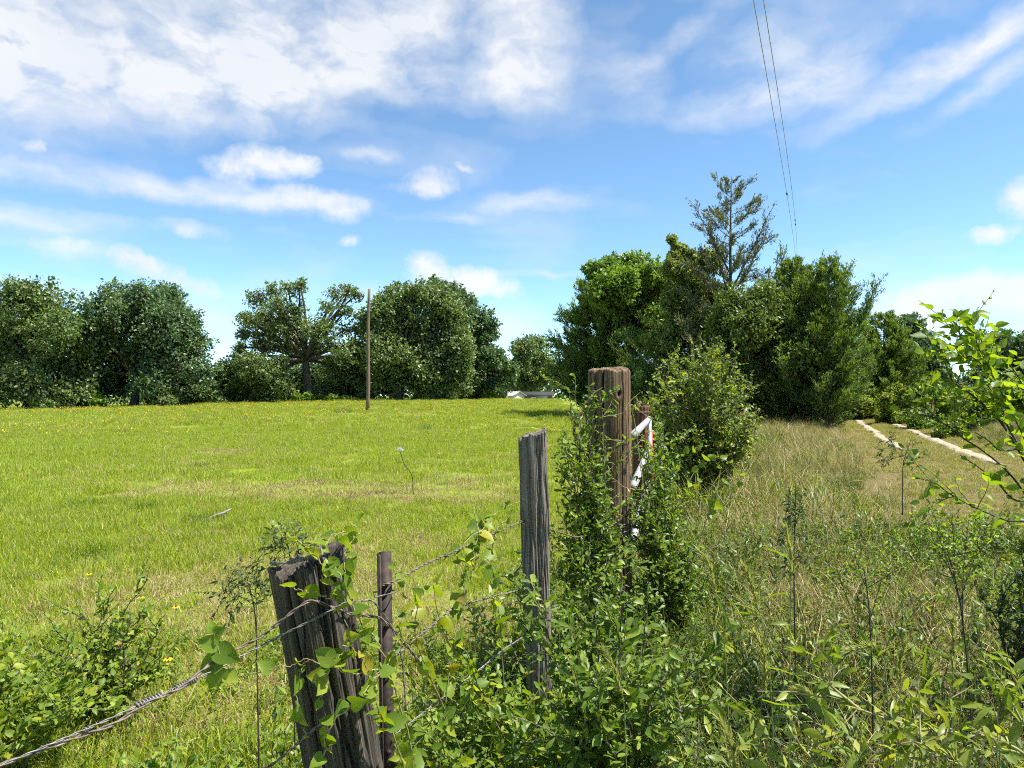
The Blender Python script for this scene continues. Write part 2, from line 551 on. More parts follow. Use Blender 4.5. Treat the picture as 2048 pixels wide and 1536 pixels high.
M['dark_twig'] = plain_mat('dark_twig', (0.035, 0.025, 0.02), 0.8, 0, 0.35, 30)
M['vine_stem'] = plain_mat('vine_stem', (0.24, 0.17, 0.085), 0.6, 0, 0.4, 25, (0.32, 0.30, 0.12))
M['green_stem'] = plain_mat('green_stem', (0.14, 0.17, 0.05), 0.6, 0, 0.3, 25)
M['wire'] = plain_mat('galvanised_wire', (0.15, 0.135, 0.12), 0.6, 0.4, 0.4, 60, (0.28, 0.265, 0.24))
M['rust_wire'] = plain_mat('rusty_wire', (0.12, 0.08, 0.055), 0.75, 0.2, 0.4, 60, (0.24, 0.19, 0.15))
M['cable'] = plain_mat('power_cable', (0.38, 0.42, 0.47), 0.6, 0.1, 0.1, 10)

# ------------------------------------------------------------------ ground
def ground_mat():
    m, t, out = material('meadow_soil')
    tc = t.add('ShaderNodeTexCoord')
    pos = tc.outputs['Object']
    n1 = t.noise(pos, 60, 6, 0.7)
    n2 = t.noise(pos, 0.35, 4, 0.6)
    n3 = t.noise(pos, 6, 5, 0.65)
    green = t.ramp(n1, [(0.3, (0.10, 0.16, 0.012)), (0.7, (0.26, 0.34, 0.02))])
    straw = t.ramp(n1, [(0.3, (0.11, 0.085, 0.04)), (0.7, (0.33, 0.26, 0.13))])
    mask = t.math('ADD', t.math('MULTIPLY', n2, 0.6), t.math('MULTIPLY', n3, 0.4))
    col = t.mix(t.ramp(mask, [(0.44, 0.0), (0.6, 0.85)]), green, straw)
    # the verge beyond the fence is duller and drier
    sep = t.add('ShaderNodeSeparateXYZ')
    t.link(pos, sep.inputs[0])
    side = t.math('SUBTRACT', sep.outputs[0], t.math('ADD', t.math('MULTIPLY', sep.outputs[1], 0.16), 0.4))
    dry = t.ramp(n1, [(0.3, (0.06, 0.05, 0.02)), (0.7, (0.24, 0.19, 0.08))])
    col = t.mix(t.ramp(side, [(0.0, 0.0), (0.6, 1.0)]), col, dry)
    p = t.add('ShaderNodeBsdfPrincipled', i_Roughness=0.95)
    p.inputs['Specular IOR Level'].default_value = 0.1
    t.link(col, p.inputs['Base Color'])
    b = t.add('ShaderNodeBump', i_Strength=0.7, i_Distance=0.03)
    t.link(n1, b.inputs['Height'])
    t.link(b.outputs[0], p.inputs['Normal'])
    t.link(p.outputs[0], out.inputs[0])
    return m


def grid(xs, ys, zf, dz=0.0):
    X, Y = np.meshgrid(xs, ys)
    Z = zf(X, Y) + dz
    V = np.stack([X, Y, Z], -1).reshape(-1, 3)
    nx, ny = len(xs), len(ys)
    i, j = np.meshgrid(np.arange(nx - 1), np.arange(ny - 1))
    a = (j * nx + i).ravel()
    return V, np.stack([a, a + 1, a + nx + 1, a + nx], -1)


ax = np.concatenate([-np.geomspace(2500, 42, 22), np.arange(-40, 46, 0.5), np.geomspace(47, 2500, 22)])
ay = np.concatenate([-np.geomspace(1500, 6, 14), np.arange(-5, 60, 0.5), np.geomspace(61, 4500, 50)])
V, Q = grid(ax, ay, H)
tag(link('meadow_ground', mesh_np('meadow_ground', V, Q, None, [ground_mat()], None, True)),
    'gently rising grassland ground of meadow and verge', 'ground', None, 'structure')


def track_mat():
    m, t, out = material('pale_track_dust')
    tc = t.add('ShaderNodeTexCoord')
    n = t.noise(tc.outputs['Object'], 9, 6, 0.7)
    n2 = t.noise(tc.outputs['Object'], 55, 4, 0.7)
    c = t.ramp(n, [(0.3, (0.22, 0.175, 0.10)), (0.65, (0.42, 0.36, 0.25))])
    c = t.mix(t.ramp(n2, [(0.5, 0.0), (0.75, 0.5)]), c, (0.25, 0.2, 0.11))
    p = t.add('ShaderNodeBsdfPrincipled', i_Roughness=0.95)
    t.link(c, p.inputs['Base Color'])
    b = t.add('ShaderNodeBump', i_Strength=0.6, i_Distance=0.03)
    t.link(n2, b.inputs['Height'])
    t.link(b.outputs[0], p.inputs['Normal'])
    t.link(p.outputs[0], out.inputs[0])
    return m


g = Geo()
for s0 in (0.0, 1.65):
    us = np.arange(7.0 if s0 == 0 else 2.5, 75, 0.2)
    k = 7
    pts = []
    for a in np.linspace(-1, 1, k):
        w = 0.20 + 0.15 * fbm(us * 0.7, np.full_like(us, s0 + 3), 21) + 0.13 * vn2(us * 2.7, np.full_like(us, a * 3 + s0), 9)
        w = np.maximum(w * S((us - us[0] + 0.3) / 3.0), 0.02)
        ss = s0 + a * w
        x = TRK0[0] + TRKD[0] * us + TRKD[1] * ss
        y = TRK0[1] + TRKD[1] * us - TRKD[0] * ss
        z = H(x, y) + (0.045 if abs(a) < 0.99 else -0.03)
        pts.append(np.stack([x, y, z], -1))
    Vv = np.stack(pts, 1).reshape(-1, 3)
    n = len(us)
    i, j = np.meshgrid(np.arange(k - 1), np.arange(n - 1))
    a0 = (j * k + i).ravel()
    g.add(Vv, np.stack([a0, a0 + 1, a0 + k + 1, a0 + k], -1))
tag(g.build('dirt_track', track_mat(), None, True), 'two pale sandy wheel ruts of a farm track', 'track', None, 'structure')

# ------------------------------------------------------------------ grass (uncountable: instanced tufts)
def blade_tuft(name, n, rad, h, w, lean, mats, weights, seed, curl=0.6, seg=3):
    rng = np.random.default_rng(seed)
    g = Geo()
    mi = rng.choice(len(mats), n, p=np.array(weights) / sum(weights))
    for i in range(n):
        a = rng.uniform(0, 2 * np.pi); rr = rad * math.sqrt(rng.uniform())
        base = np.array([rr * math.cos(a), rr * math.sin(a), -0.01])
        hh = h * rng.uniform(0.45, 1.1)
        d = rng.uniform(0, 2 * np.pi)
        out = np.array([math.cos(d), math.sin(d), 0])
        side = np.array([-math.sin(d), math.cos(d), 0])
        tw = rng.uniform(-0.9, 0.9)
        side = side * math.cos(tw) + out * math.sin(tw)
        L = lean * rng.uniform(0.15, 1.2)
        ww = w * rng.uniform(0.6, 1.3)
        V = []
        for s in range(seg + 1):
            u = s / seg
            ang = L * (0.4 + curl * u)
            c = base + out * (hh * u * math.sin(ang)) + np.array([0, 0, hh * u * math.cos(ang)])
            if s < seg:
                wd = ww * (1 - 0.55 * u)
                V += [c - side * wd / 2, c + side * wd / 2]
            else:
                V += [c]
        q = [[2 * s, 2 * s + 1, 2 * s + 3, 2 * s + 2] for s in range(seg - 1)]
        g.add(V, q, [[2 * seg - 2, 2 * seg - 1, 2 * seg]], mi[i])
    return bpy.data.objects.new(name, g.mesh(name, mats))


def scatter(name, label, protos, pts, scale, idx, rng, tilt=0.12, cat='grass'):
    """one stuff object: prototypes instanced on a point cloud"""
    col = bpy.data.collections.new(name + '_prototypes')
    for k, o in enumerate(protos):
        o.name = '%s_prototype_%02d' % (name, k)
        col.objects.link(o)
    me = bpy.data.meshes.new(name)
    n = len(pts)
    me.vertices.add(n)
    me.vertices.foreach_set('co', np.asarray(pts, np.float32).ravel())
    a = me.attributes.new('scl', 'FLOAT', 'POINT'); a.data.foreach_set('value', np.asarray(scale, np.float32))
    a = me.attributes.new('idx', 'INT', 'POINT'); a.data.foreach_set('value', np.asarray(idx, np.int32))
    rot = np.stack([rng.normal(0, tilt, n), rng.normal(0, tilt, n), rng.uniform(0, 6.283, n)], -1)
    a = me.attributes.new('rot', 'FLOAT_VECTOR', 'POINT'); a.data.foreach_set('vector', rot.astype(np.float32).ravel())
    o = link(name, me)
    tag(o, label, cat, None, 'stuff')
    ng = bpy.data.node_groups.new(name, 'GeometryNodeTree')
    ng.interface.new_socket('Geometry', in_out='INPUT', socket_type='NodeSocketGeometry')
    ng.interface.new_socket('Geometry', in_out='OUTPUT', socket_type='NodeSocketGeometry')
    N = ng.nodes
    gi, go = N.new('NodeGroupInput'), N.new('NodeGroupOutput')
    m2p = N.new('GeometryNodeMeshToPoints')
    iop = N.new('GeometryNodeInstanceOnPoints')
    ci = N.new('GeometryNodeCollectionInfo')
    ci.inputs['Collection'].default_value = col
    ci.inputs['Separate Children'].default_value = True
    ci.inputs['Reset Children'].default_value = True
    iop.inputs['Pick Instance'].default_value = True
    L = ng.links.new

    def attr(nm, typ):
        nd = N.new('GeometryNodeInputNamedAttribute'); nd.data_type = typ
        nd.inputs['Name'].default_value = nm
        return nd.outputs['Attribute']
    e2r = N.new('FunctionNodeEulerToRotation')
    L(attr('rot', 'FLOAT_VECTOR'), e2r.inputs[0])
    L(gi.outputs[0], m2p.inputs[0]); L(m2p.outputs[0], iop.inputs['Points'])
    L(ci.outputs[0], iop.inputs['Instance'])
    L(attr('idx', 'INT'), iop.inputs['Instance Index'])
    L(e2r.outputs[0], iop.inputs['Rotation'])
    L(attr('scl', 'FLOAT'), iop.inputs['Scale'])
    L(iop.outputs[0], go.inputs[0])
    md = o.modifiers.new('scatter', 'NODES'); md.node_group = ng
    return o


def wedge(n, y0, y1, rng, u0=-1.0, u1=0.80, power=1.0):
    """points on the ground in the strip the place shows, y0..y1"""
    # area grows with y
    y = np.sqrt(rng.uniform(y0 * y0, y1 * y1, n)) if power == 1.0 else y0 + (y1 - y0) * rng.uniform(0, 1, n) ** power
    u = rng.uniform(u0, u1, n)
    x = u * y + rng.normal(0, 0.3, n)
    return x, y


G, LM, DK, ST, TN = M['g_green'], M['g_lime'], M['g_dark'], M['g_straw'], M['g_tan']
# prototypes: 0-2 green, 3-4 straw mix, 5 dark
mead = [blade_tuft('t', 300, 0.30, 0.115, 0.0050, 0.75, [G, LM, ST, DK], [4, 4, 0.8, 1.0], 1),
        blade_tuft('t', 300, 0.30, 0.10, 0.0055, 0.9, [G, LM, ST, DK], [3, 5, 1.2, 0.6], 2),
        blade_tuft('t', 280, 0.30, 0.14, 0.0050, 0.6, [G, LM, ST, DK], [4, 4, 0.7, 1.0], 3),
        blade_tuft('t', 300, 0.32, 0.085, 0.0045, 1.15, [G, LM, ST, TN], [1.6, 2, 4, 1.5], 4),
        blade_tuft('t', 300, 0.32, 0.07, 0.0045, 1.3, [G, LM, ST, TN], [1, 1.2, 5, 2], 5),
        blade_tuft('t', 280, 0.28, 0.15, 0.006, 0.6, [G, DK], [2, 5], 6)]


def straw_mask(x, y):
    m = 0.55 * fbm(x * 0.28, y * 0.28, 31) + 0.45 * fbm(x * 1.3, y * 1.3, 32)
    near = 0.14 * (1 - S((y - 9) / 9))
    for cx, cy, rx, ry, a in ((-4.6, 12.0, 2.6, 1.2, .8), (-1.4, 11.2, 2.4, 1.5, .7), (-1.0, 7.0, 1.6, 2.0, .3), (-8, 21, 4, 2, .35), (-2.0, 5.2, 1.2, 1.2, .3)):
        m = m + a * np.exp(-((x - cx) / rx) ** 2 - ((y - cy) / ry) ** 2)
    return m + near


def meadow_zone(n, y0, y1, rng):
    x, y = wedge(n, y0, y1, rng)
    ok = x < fence_x(y) + 0.35
    return x[ok], y[ok]


rng = np.random.default_rng(11)
for nm, lab, n, y0, y1, sc in (('meadow_grass', 'short bright green meadow grass with dry straw patches behind the posts', 3400, 2.0, 11, 0.85),
                               ('meadow_grass', 'bright yellow-green grass over the middle of the meadow', 7800, 11, 32, 1.15),
                               ('meadow_grass', 'sunlit yellow-green grass along the far side of the meadow', 12200, 32, 92, 2.1)):
    x, y = meadow_zone(n, y0, y1, rng)
    m = straw_mask(x, y) + rng.normal(0, 0.16, len(x))
    idx = rng.integers(0, 3, len(x))
    idx = np.where(m > 0.34, 3, idx); idx = np.where(m > 0.54, 4, idx)
    dkm = fbm(x * 0.5, y * 0.5, 44) + 0.7 * np.exp(-((x + 4.2) / 0.9) ** 2 - ((y - 6.9) / 0.45) ** 2)
    idx = np.where(dkm > 0.54, 5, idx)
    scl = sc * rng.uniform(0.7, 1.3, len(x))
    protos = [o if i == 0 else o for i, o in enumerate(mead)]
    protos = [bpy.data.objects.new('t', o.data) for o in mead]
    scatter(nm, lab, protos, np.stack([x, y, H(x, y)], -1), scl, idx, rng)

# verge: tall tangle of dry and green grass
ST = leaf_mat('verge_straw', [(0, (0.25, 0.185, 0.075)), (0.6, (0.47, 0.37, 0.17)), (1, (0.66, 0.56, 0.32))], 0.22, 0.55, 0.3, (1.05, 1.0, 0.8))
TN = leaf_mat('verge_tan', [(0, (0.20, 0.175, 0.05)), (1, (0.42, 0.37, 0.12))], 0.3, 0.5, 0.3, (1.1, 1.0, 0.6))
G = leaf_mat('verge_green', [(0, (0.09, 0.13, 0.016)), (1, (0.23, 0.28, 0.04))], 0.4, 0.45, 0.4, (1.2, 1.15, 0.35))
GOLD = leaf_mat('verge_gold', [(0, (0.19, 0.22, 0.028)), (1, (0.42, 0.41, 0.08))], 0.4, 0.5, 0.3, (1.15, 1.05, 0.5))
DK = leaf_mat('verge_dark_green', [(0, (0.035, 0.06, 0.01)), (1, (0.08, 0.11, 0.02))], 0.35, 0.45, 0.4, (1.2, 1.15, 0.35))
verge = [blade_tuft('t', 136, 0.26, 0.55, 0.0060, 1.15, [ST, TN, G, DK], [4, 3, 2, 1], 21, 1.2, 4),
         blade_tuft('t', 136, 0.26, 0.48, 0.0060, 1.3, [ST, TN, G, DK], [3, 3, 3, 2], 22, 1.3, 4),
         blade_tuft('t', 136, 0.26, 0.58, 0.0070, 0.9, [G, LM, DK, TN], [3, 1, 4, 1.5], 23, 1.2, 4),
         blade_tuft('t', 120, 0.26, 0.34, 0.0055, 1.4, [ST, TN], [5, 3], 24, 0.7, 3),
         blade_tuft('t', 120, 0.26, 0.40, 0.008, 0.8, [G, DK, LM], [3, 3, 2], 25, 0.9, 4),
         blade_tuft('t', 120, 0.26, 0.16, 0.007, 0.9, [TN, GOLD, ST, G], [2, 4, 2, 2], 26, 0.9, 3)]


def verge_points(n, y0, y1, rng, u1=1.5):
    x, y = wedge(n, y0, y1, rng, -0.75, u1)
    s = track_s(x, y)
    ok = (x > fence_x(y) - 0.12) & (s < -0.18)
    return x[ok], y[ok], s[ok]


for lab, n, y0, y1, sc in (('tall tangled straw and green grass of the verge beside the posts', 2700, 1.5, 8, 0.85),
                           ('dry tawny grass of the verge between bush and track', 12500, 8, 42, 1.25)):
    x, y, s = verge_points(n, y0, y1, rng)
    gm = fbm(x * 0.5, y * 0.5, 51) + 0.55 * np.exp(-((x - fence_x(y) - 0.4) / 0.7) ** 2) - 0.02 + 0.24 * S((y - 6) / 4) * S((-s - 2.5) / 2) + rng.normal(0, 0.34, len(x))
    idx = np.where(gm > 0.28, np.where(rng.uniform(size=len(x)) < 0.5, 2, 4), np.where(gm > 0.0, 1, np.where(rng.uniform(size=len(x)) < 0.5, 0, 3)))
    low = S((-s - 0.1) / 2.6)
    idx = np.where((low < 0.45), 5, idx)
    scl = sc * rng.uniform(0.4, 1.2, len(x)) * (0.8 + 0.2 * low) * (0.55 + 0.45 * S((y - 1.4) / 1.2))
    scl = scl * np.where(y > 9, 0.8 + 0.35 * S((-s - 1.5) / 2), 1.0)
    scatter('verge_grass', lab, [bpy.data.objects.new('t', o.data) for o in verge], np.stack([x, y, H(x, y)], -1), scl, idx, rng, 0.2)

# strip between the ruts, track edges and the bank beyond
n = 32000
us = rng.uniform(-14, 60, n); ss = rng.uniform(-0.6, 12, n)
x = TRK0[0] + TRKD[0] * us + TRKD[1] * ss; y = TRK0[1] + TRKD[1] * us - TRKD[0] * ss
wv = 0.12 * vn2(us * 1.4, ss * 0 + 2, 77)
inrut = (np.abs(ss + wv) < 0.2) | (np.abs(ss + wv - 1.65) < 0.2)
inrut = inrut & ~((np.abs(ss + wv) < 0.3) & (y < 21)) & ~((np.abs(ss + wv - 1.65) < 0.3) & (y < 16))
keep = ~inrut | (rng.uniform(size=n) < 0.05)
thin = rng.uniform(size=n) < np.where((ss > 0) & (ss < 1.75), 0.9, 0.8)
ok = keep & thin & (y > 0.5)
x, y, ss = x[ok], y[ok], ss[ok]
bank = ss > 2.6
idx = np.where(bank, rng.choice([0, 1, 1, 2, 3], len(x)), 5)
scl = np.where(bank, rng.uniform(0.6, 1.2, len(x)) * (0.5 + 0.6 * S((ss - 2.4) / 2)), rng.uniform(0.6, 1.2, len(x)) * np.where((np.abs(ss) < 0.55) | (np.abs(ss - 1.65) < 0.55), 0.5, 0.85))
scatter('track_grass', 'low tawny grass between the ruts and on the bank', [bpy.data.objects.new('t', o.data) for o in verge],
        np.stack([x, y, H(x, y)], -1), scl, idx, rng, 0.2)


def flower_proto(name, seed, n=5):
    rng = np.random.default_rng(seed)
    g = Geo()
    for i in range(n):
        c = np.array([rng.uniform(-.22, .22), rng.uniform(-.22, .22), rng.uniform(.2, .34)])
        g.tube([c * [1, 1, 0], c], 0.003, 3, 1, False)
        k = 8
        th = np.arange(k) / k * 2 * np.pi
        tilt = rng.normal(0, 0.35, 2)
        ring = np.stack([0.032 * np.cos(th), 0.032 * np.sin(th), 0.032 * (np.cos(th) * tilt[0] + np.sin(th) * tilt[1])], -1) * (0.72 + 0.28 * (np.arange(k) % 2))[:, None]
        g.add(np.vstack([ring + c, c + [0, 0, 0.01]]), None, [[i2, (i2 + 1) % k, k] for i2 in range(k)], 0)
    return bpy.data.objects.new(name, g.mesh(name, [M['petal'], M['green_stem']]))


x, y = meadow_zone(9000, 24, 86, rng)
fm = fbm(x * 0.16, y * 0.1, 61) + 0.35 * S((y - 30) / 30) - 0.12 + 0.25 * S((-x - 5) / 20)
ok = fm > rng.uniform(-0.1, 0.55, len(x))
x, y = x[ok], y[ok]
scatter('meadow_flowers', 'drifts of small yellow flowers across the far meadow', [flower_proto('f', 1), flower_proto('f', 2, 4), flower_proto('f', 3, 7)],
        np.stack([x, y, H(x, y) + 0.12], -1), rng.uniform(0.55, 0.85, len(x)), rng.integers(0, 3, len(x)), rng, 0.1, 'flowers')

# ------------------------------------------------------------------ trees
def leaf_tpl(kind):
    """small leaf templates: x along the leaf, y across, z up; length 1"""
    if kind == 'far':            # folded rhombus
        v = np.array([[0, 0, 0], [0.5, 0.34, 0.08], [1, 0, -0.05], [0.45, -0.34, 0.08]])
        return v, None, np.array([[0, 2, 1], [0, 3, 2]])
    if kind == 'spray':          # narrow scale-leaf spray
        v = np.array([[0, 0, 0], [0.4, 0.14, 0.03], [1, 0.0, 0.0], [0.4, -0.14, 0.03]])
        return v, None, np.array([[0, 2, 1], [0, 3, 2]])
    prof = {'ovate': [(0, 0.03), (0.12, .2), (0.32, .29), (0.55, .26), (0.78, .15), (1, 0)],
            'heart': [(0.0, 0.05), (-0.09, .27), (0.08, .42), (0.35, .44), (0.65, .28), (0.88, .09), (1, 0)],
            'spat': [(0, 0.02), (0.25, .07), (0.5, .14), (0.75, .18), (0.92, .11), (1, 0)],
            'lance': [(0, 0.02), (0.2, .11), (0.45, .15), (0.7, .11), (0.88, .05), (1, 0)],
            'blade': [(0, 0.03), (0.3, .04), (0.6, .03), (1, 0)]}[kind]
    droop = {'ovate': 0.14, 'heart': 0.10, 'spat': 0.10, 'lance': 0.28, 'blade': 0.3}[kind]
    V, Q, T = [], [], []
    n = len(prof)
    for i, (x, w) in enumerate(prof):
        xm = max(x, 0)
        zc = -droop * xm * xm
        V += [[xm, 0, zc]]
        V += [[x, w, zc + 0.32 * w], [x, -w, zc + 0.32 * w]] if i < n - 1 else []
    for i in range(n - 2):
        a, b = 3 * i, 3 * (i + 1)
        Q += [[a, b, b + 1, a + 1], [a + 2, b + 2, b, a]]
    a = 3 * (n - 2)
    T += [[a, 3 * (n - 1), a + 1], [a + 2, 3 * (n - 1), a]]
    return np.array(V, float), np.array(Q), np.array(T)


TPL = {k: leaf_tpl(k) for k in ('far', 'spray', 'ovate', 'heart', 'spat', 'lance', 'blade')}


def bezier(a, b, c, n=7):
    t = np.linspace(0, 1, n)[:, None]
    return (1 - t) ** 2 * a + 2 * t * (1 - t) * b + t * t * c


def broadleaf(name, label, cat, base_px, D, lobes, trunk_r, leaf_mat_, nleaf, leaf=0.2, seed=1, depth=0.8, fork=0.35,
              sub=0.30, dens=44, group=None, bark='bark', tpl='far', trunk=True, fill=True):
    rng = np.random.default_rng(seed)
    bx = (base_px - 1024) / F * D
    base = np.array([bx, D, float(H(bx, D)) - 0.08])
    C, R = [], []
    for (px, py, r) in lobes:
        rr = r / F * D
        c = P(px, py, D)
        C.append(c); R.append(rr)
    C, R = np.array(C), np.array(R)
    if not trunk:      # a shrub reaches the ground
        low = C.copy(); low[:, 2] = H(C[:, 0], C[:, 1]) + R * 0.45
        C = np.vstack([C, low]); R = np.concatenate([R, R])
    half = (C[:, 0].max() - C[:, 0].min()) / 2 + R.mean()
    # depth: lobes near the axis may come further forward or back, rim lobes stay in the middle
    mid = (C[:, 0].max() + C[:, 0].min()) / 2
    rim = np.sqrt(np.clip(1 - ((C[:, 0] - mid) / (half + 1e-6)) ** 2, 0.05, 1))
    def push(A, dy):      # deeper or nearer along the line of sight
        k_ = (A[:, 1] + dy) / A[:, 1]
        return np.stack([A[:, 0] * k_, A[:, 1] + dy, EYE + (A[:, 2] - EYE) * k_], -1)
    C = push(C, rng.uniform(-1, 0.6, len(C)) * rim * half * depth)
    # some more lobes on the far side close the crown
    k = max(2, len(C) // 3)
    pick = rng.choice(len(C), k, replace=False)
    back = push(C[pick], half * depth * rng.uniform(0.4, 0.9, k))
    C = np.vstack([C, back]); R = np.concatenate([R, R[pick] * 0.9])
    if fill:           # lesser lobes between neighbours close the gaps
        ex, er = [], []
        for i in range(len(C)):
            dd = np.linalg.norm(C - C[i], axis=1)
            for j in np.argsort(dd)[1:4]:
                ex.append((C[i] + C[j]) / 2 + rng.normal(0, 0.12 * R[i], 3)); er.append(0.5 * (R[i] + R[j]) * rng.uniform(0.5, 0.85))
        sel = rng.choice(len(ex), max(1, len(ex) // 3), replace=False)
        C = np.vstack([C, np.array(ex)[sel]]); R = np.concatenate([R, np.array(er)[sel]])
    t = root(name, base, label, cat, group)
    crown_base = C[:, 2].min()
    fz = base[2] + (C[:, 2].max() - base[2]) * fork
    wood = Geo()
    fk = np.array([base[0] + (mid - base[0]) * 0.25, D, fz])
    tp = bezier(base, base * 0.5 + fk * 0.5 + [rng.normal(0, .12), rng.normal(0, .1), 0], fk, 8)
    if trunk:
        tg = Geo()
        tr = trunk_r * np.linspace(1, 0.72, 8); tr[0] *= 1.45; tr[1] *= 1.12
        tg.tube(tp, tr, 10)
        tg.build('trunk', M[bark], t, True)
    sc, sr = [], []
    for c, r in zip(C, R):
        d = c - fk
        L = np.linalg.norm(d)
        m_ = fk + d * 0.5 + np.array([rng.normal(0, .08) * L, rng.normal(0, .08) * L, 0.10 * L])
        r0 = trunk_r * min(0.62, 0.28 + 0.3 * r / max(R))
        if not trunk:
            m_ = base * 0.6 + c * 0.4
            wood.tube(bezier(base, m_, c, 7), np.linspace(r0, r0 * 0.4, 7), 5)
        if trunk:
            wood.tube(bezier(fk, m_, c, 7), np.linspace(r0, r0 * 0.3, 7), 6)
        n = max(6, int(dens * rng.uniform(0.8, 1.2)))
        u = unit(n, rng)
        rad = r * (0.35 + 0.65 * rng.uniform(0, 1, n) ** 0.6)
        rad *= 1 + 0.28 * rng.normal(0, 1, n).clip(-1.4, 1.4)
        cc = c + u * rad[:, None] * np.array([1, 1, 0.85])
        for q in cc[::2]:
            wood.tube([c, (c + q) / 2 + rng.normal(0, .05 * r, 3), q], [r0 * .28, r0 * .18, r0 * .06 + 0.004], 3, 0, False)
        sc.append(cc); sr.append(np.full(n, r * sub) * rng.uniform(0.6, 1.3, n))
        if trunk:      # side twigs along the outer limb
            pl = bezier(fk, m_, c, 9)
            k2 = max(3, dens // 3)
            e = pl[rng.integers(4, 9, k2)] + rng.normal(0, 0.42 * r, (k2, 3))
            for q in e[::2]:
                b0 = pl[4 + int(rng.integers(0, 4))]
                wood.tube([b0, (b0 + q) / 2 + rng.normal(0, .05 * r, 3), q], [r0 * .25, r0 * .15, .006], 3, 0, False)
            sc.append(e); sr.append(np.full(k2, r * sub) * rng.uniform(0.5, 1.1, k2))
    wood.build('limbs' if trunk else 'stems', M[bark], t, True)
    sc, sr = np.vstack(sc), np.concatenate(sr)
    w = sr ** 2; w /= w.sum()
    nleaf = int(nleaf * 2.1)
    ids = rng.choice(len(sc), nleaf, p=w)
    off = rng.normal(0, 1, (nleaf, 3)) * [1, 1, 0.7]
    off = off / np.linalg.norm(off, axis=1, keepdims=True) * (rng.uniform(0, 1, nleaf) ** 0.45)[:, None]
    pos = sc[ids] + off * sr[ids][:, None]
    nu = int(nleaf * 0.22)      # loose leaves all through the crown
    li = rng.choice(len(C), nu, p=R ** 2 / (R ** 2).sum())
    off[:nu] = unit(nu, rng)
    pos[:nu] = C[li] + off[:nu] * (R[li] * 1.12 * rng.uniform(0, 1, nu) ** 0.4)[:, None]
    pos[:, 2] = np.maximum(pos[:, 2], H(pos[:, 0], pos[:, 1]) + 0.1)
    ns = nleaf // 14            # shoots standing out of the outline
    si = rng.choice(len(C), max(1, ns // 14), p=R ** 2 / (R ** 2).sum())
    sd = unit(len(si), rng); sd[:, 2] = np.abs(sd[:, 2]) * 0.9 + 0.1
    sidx = rng.integers(0, len(si), ns)
    pos[-ns:] = C[si][sidx] + sd[sidx] * (R[si][sidx] * rng.uniform(0.85, 1.32, ns))[:, None] + rng.normal(0, 1, (ns, 3)) * (0.06 * R[si][sidx])[:, None]
    out = off * 0.8 + unit(nleaf, rng) * 0.9 + [0, 0, 0.45]
    along = unit(nleaf, rng) + off * 0.6 - [0, 0, 0.2]
    g = Geo()
    g.leaves(TPL[tpl], pos, along, out, leaf * 1.16 * rng.uniform(0.6, 1.35, nleaf))
    g.build('crown', leaf_mat_, t)
    return t


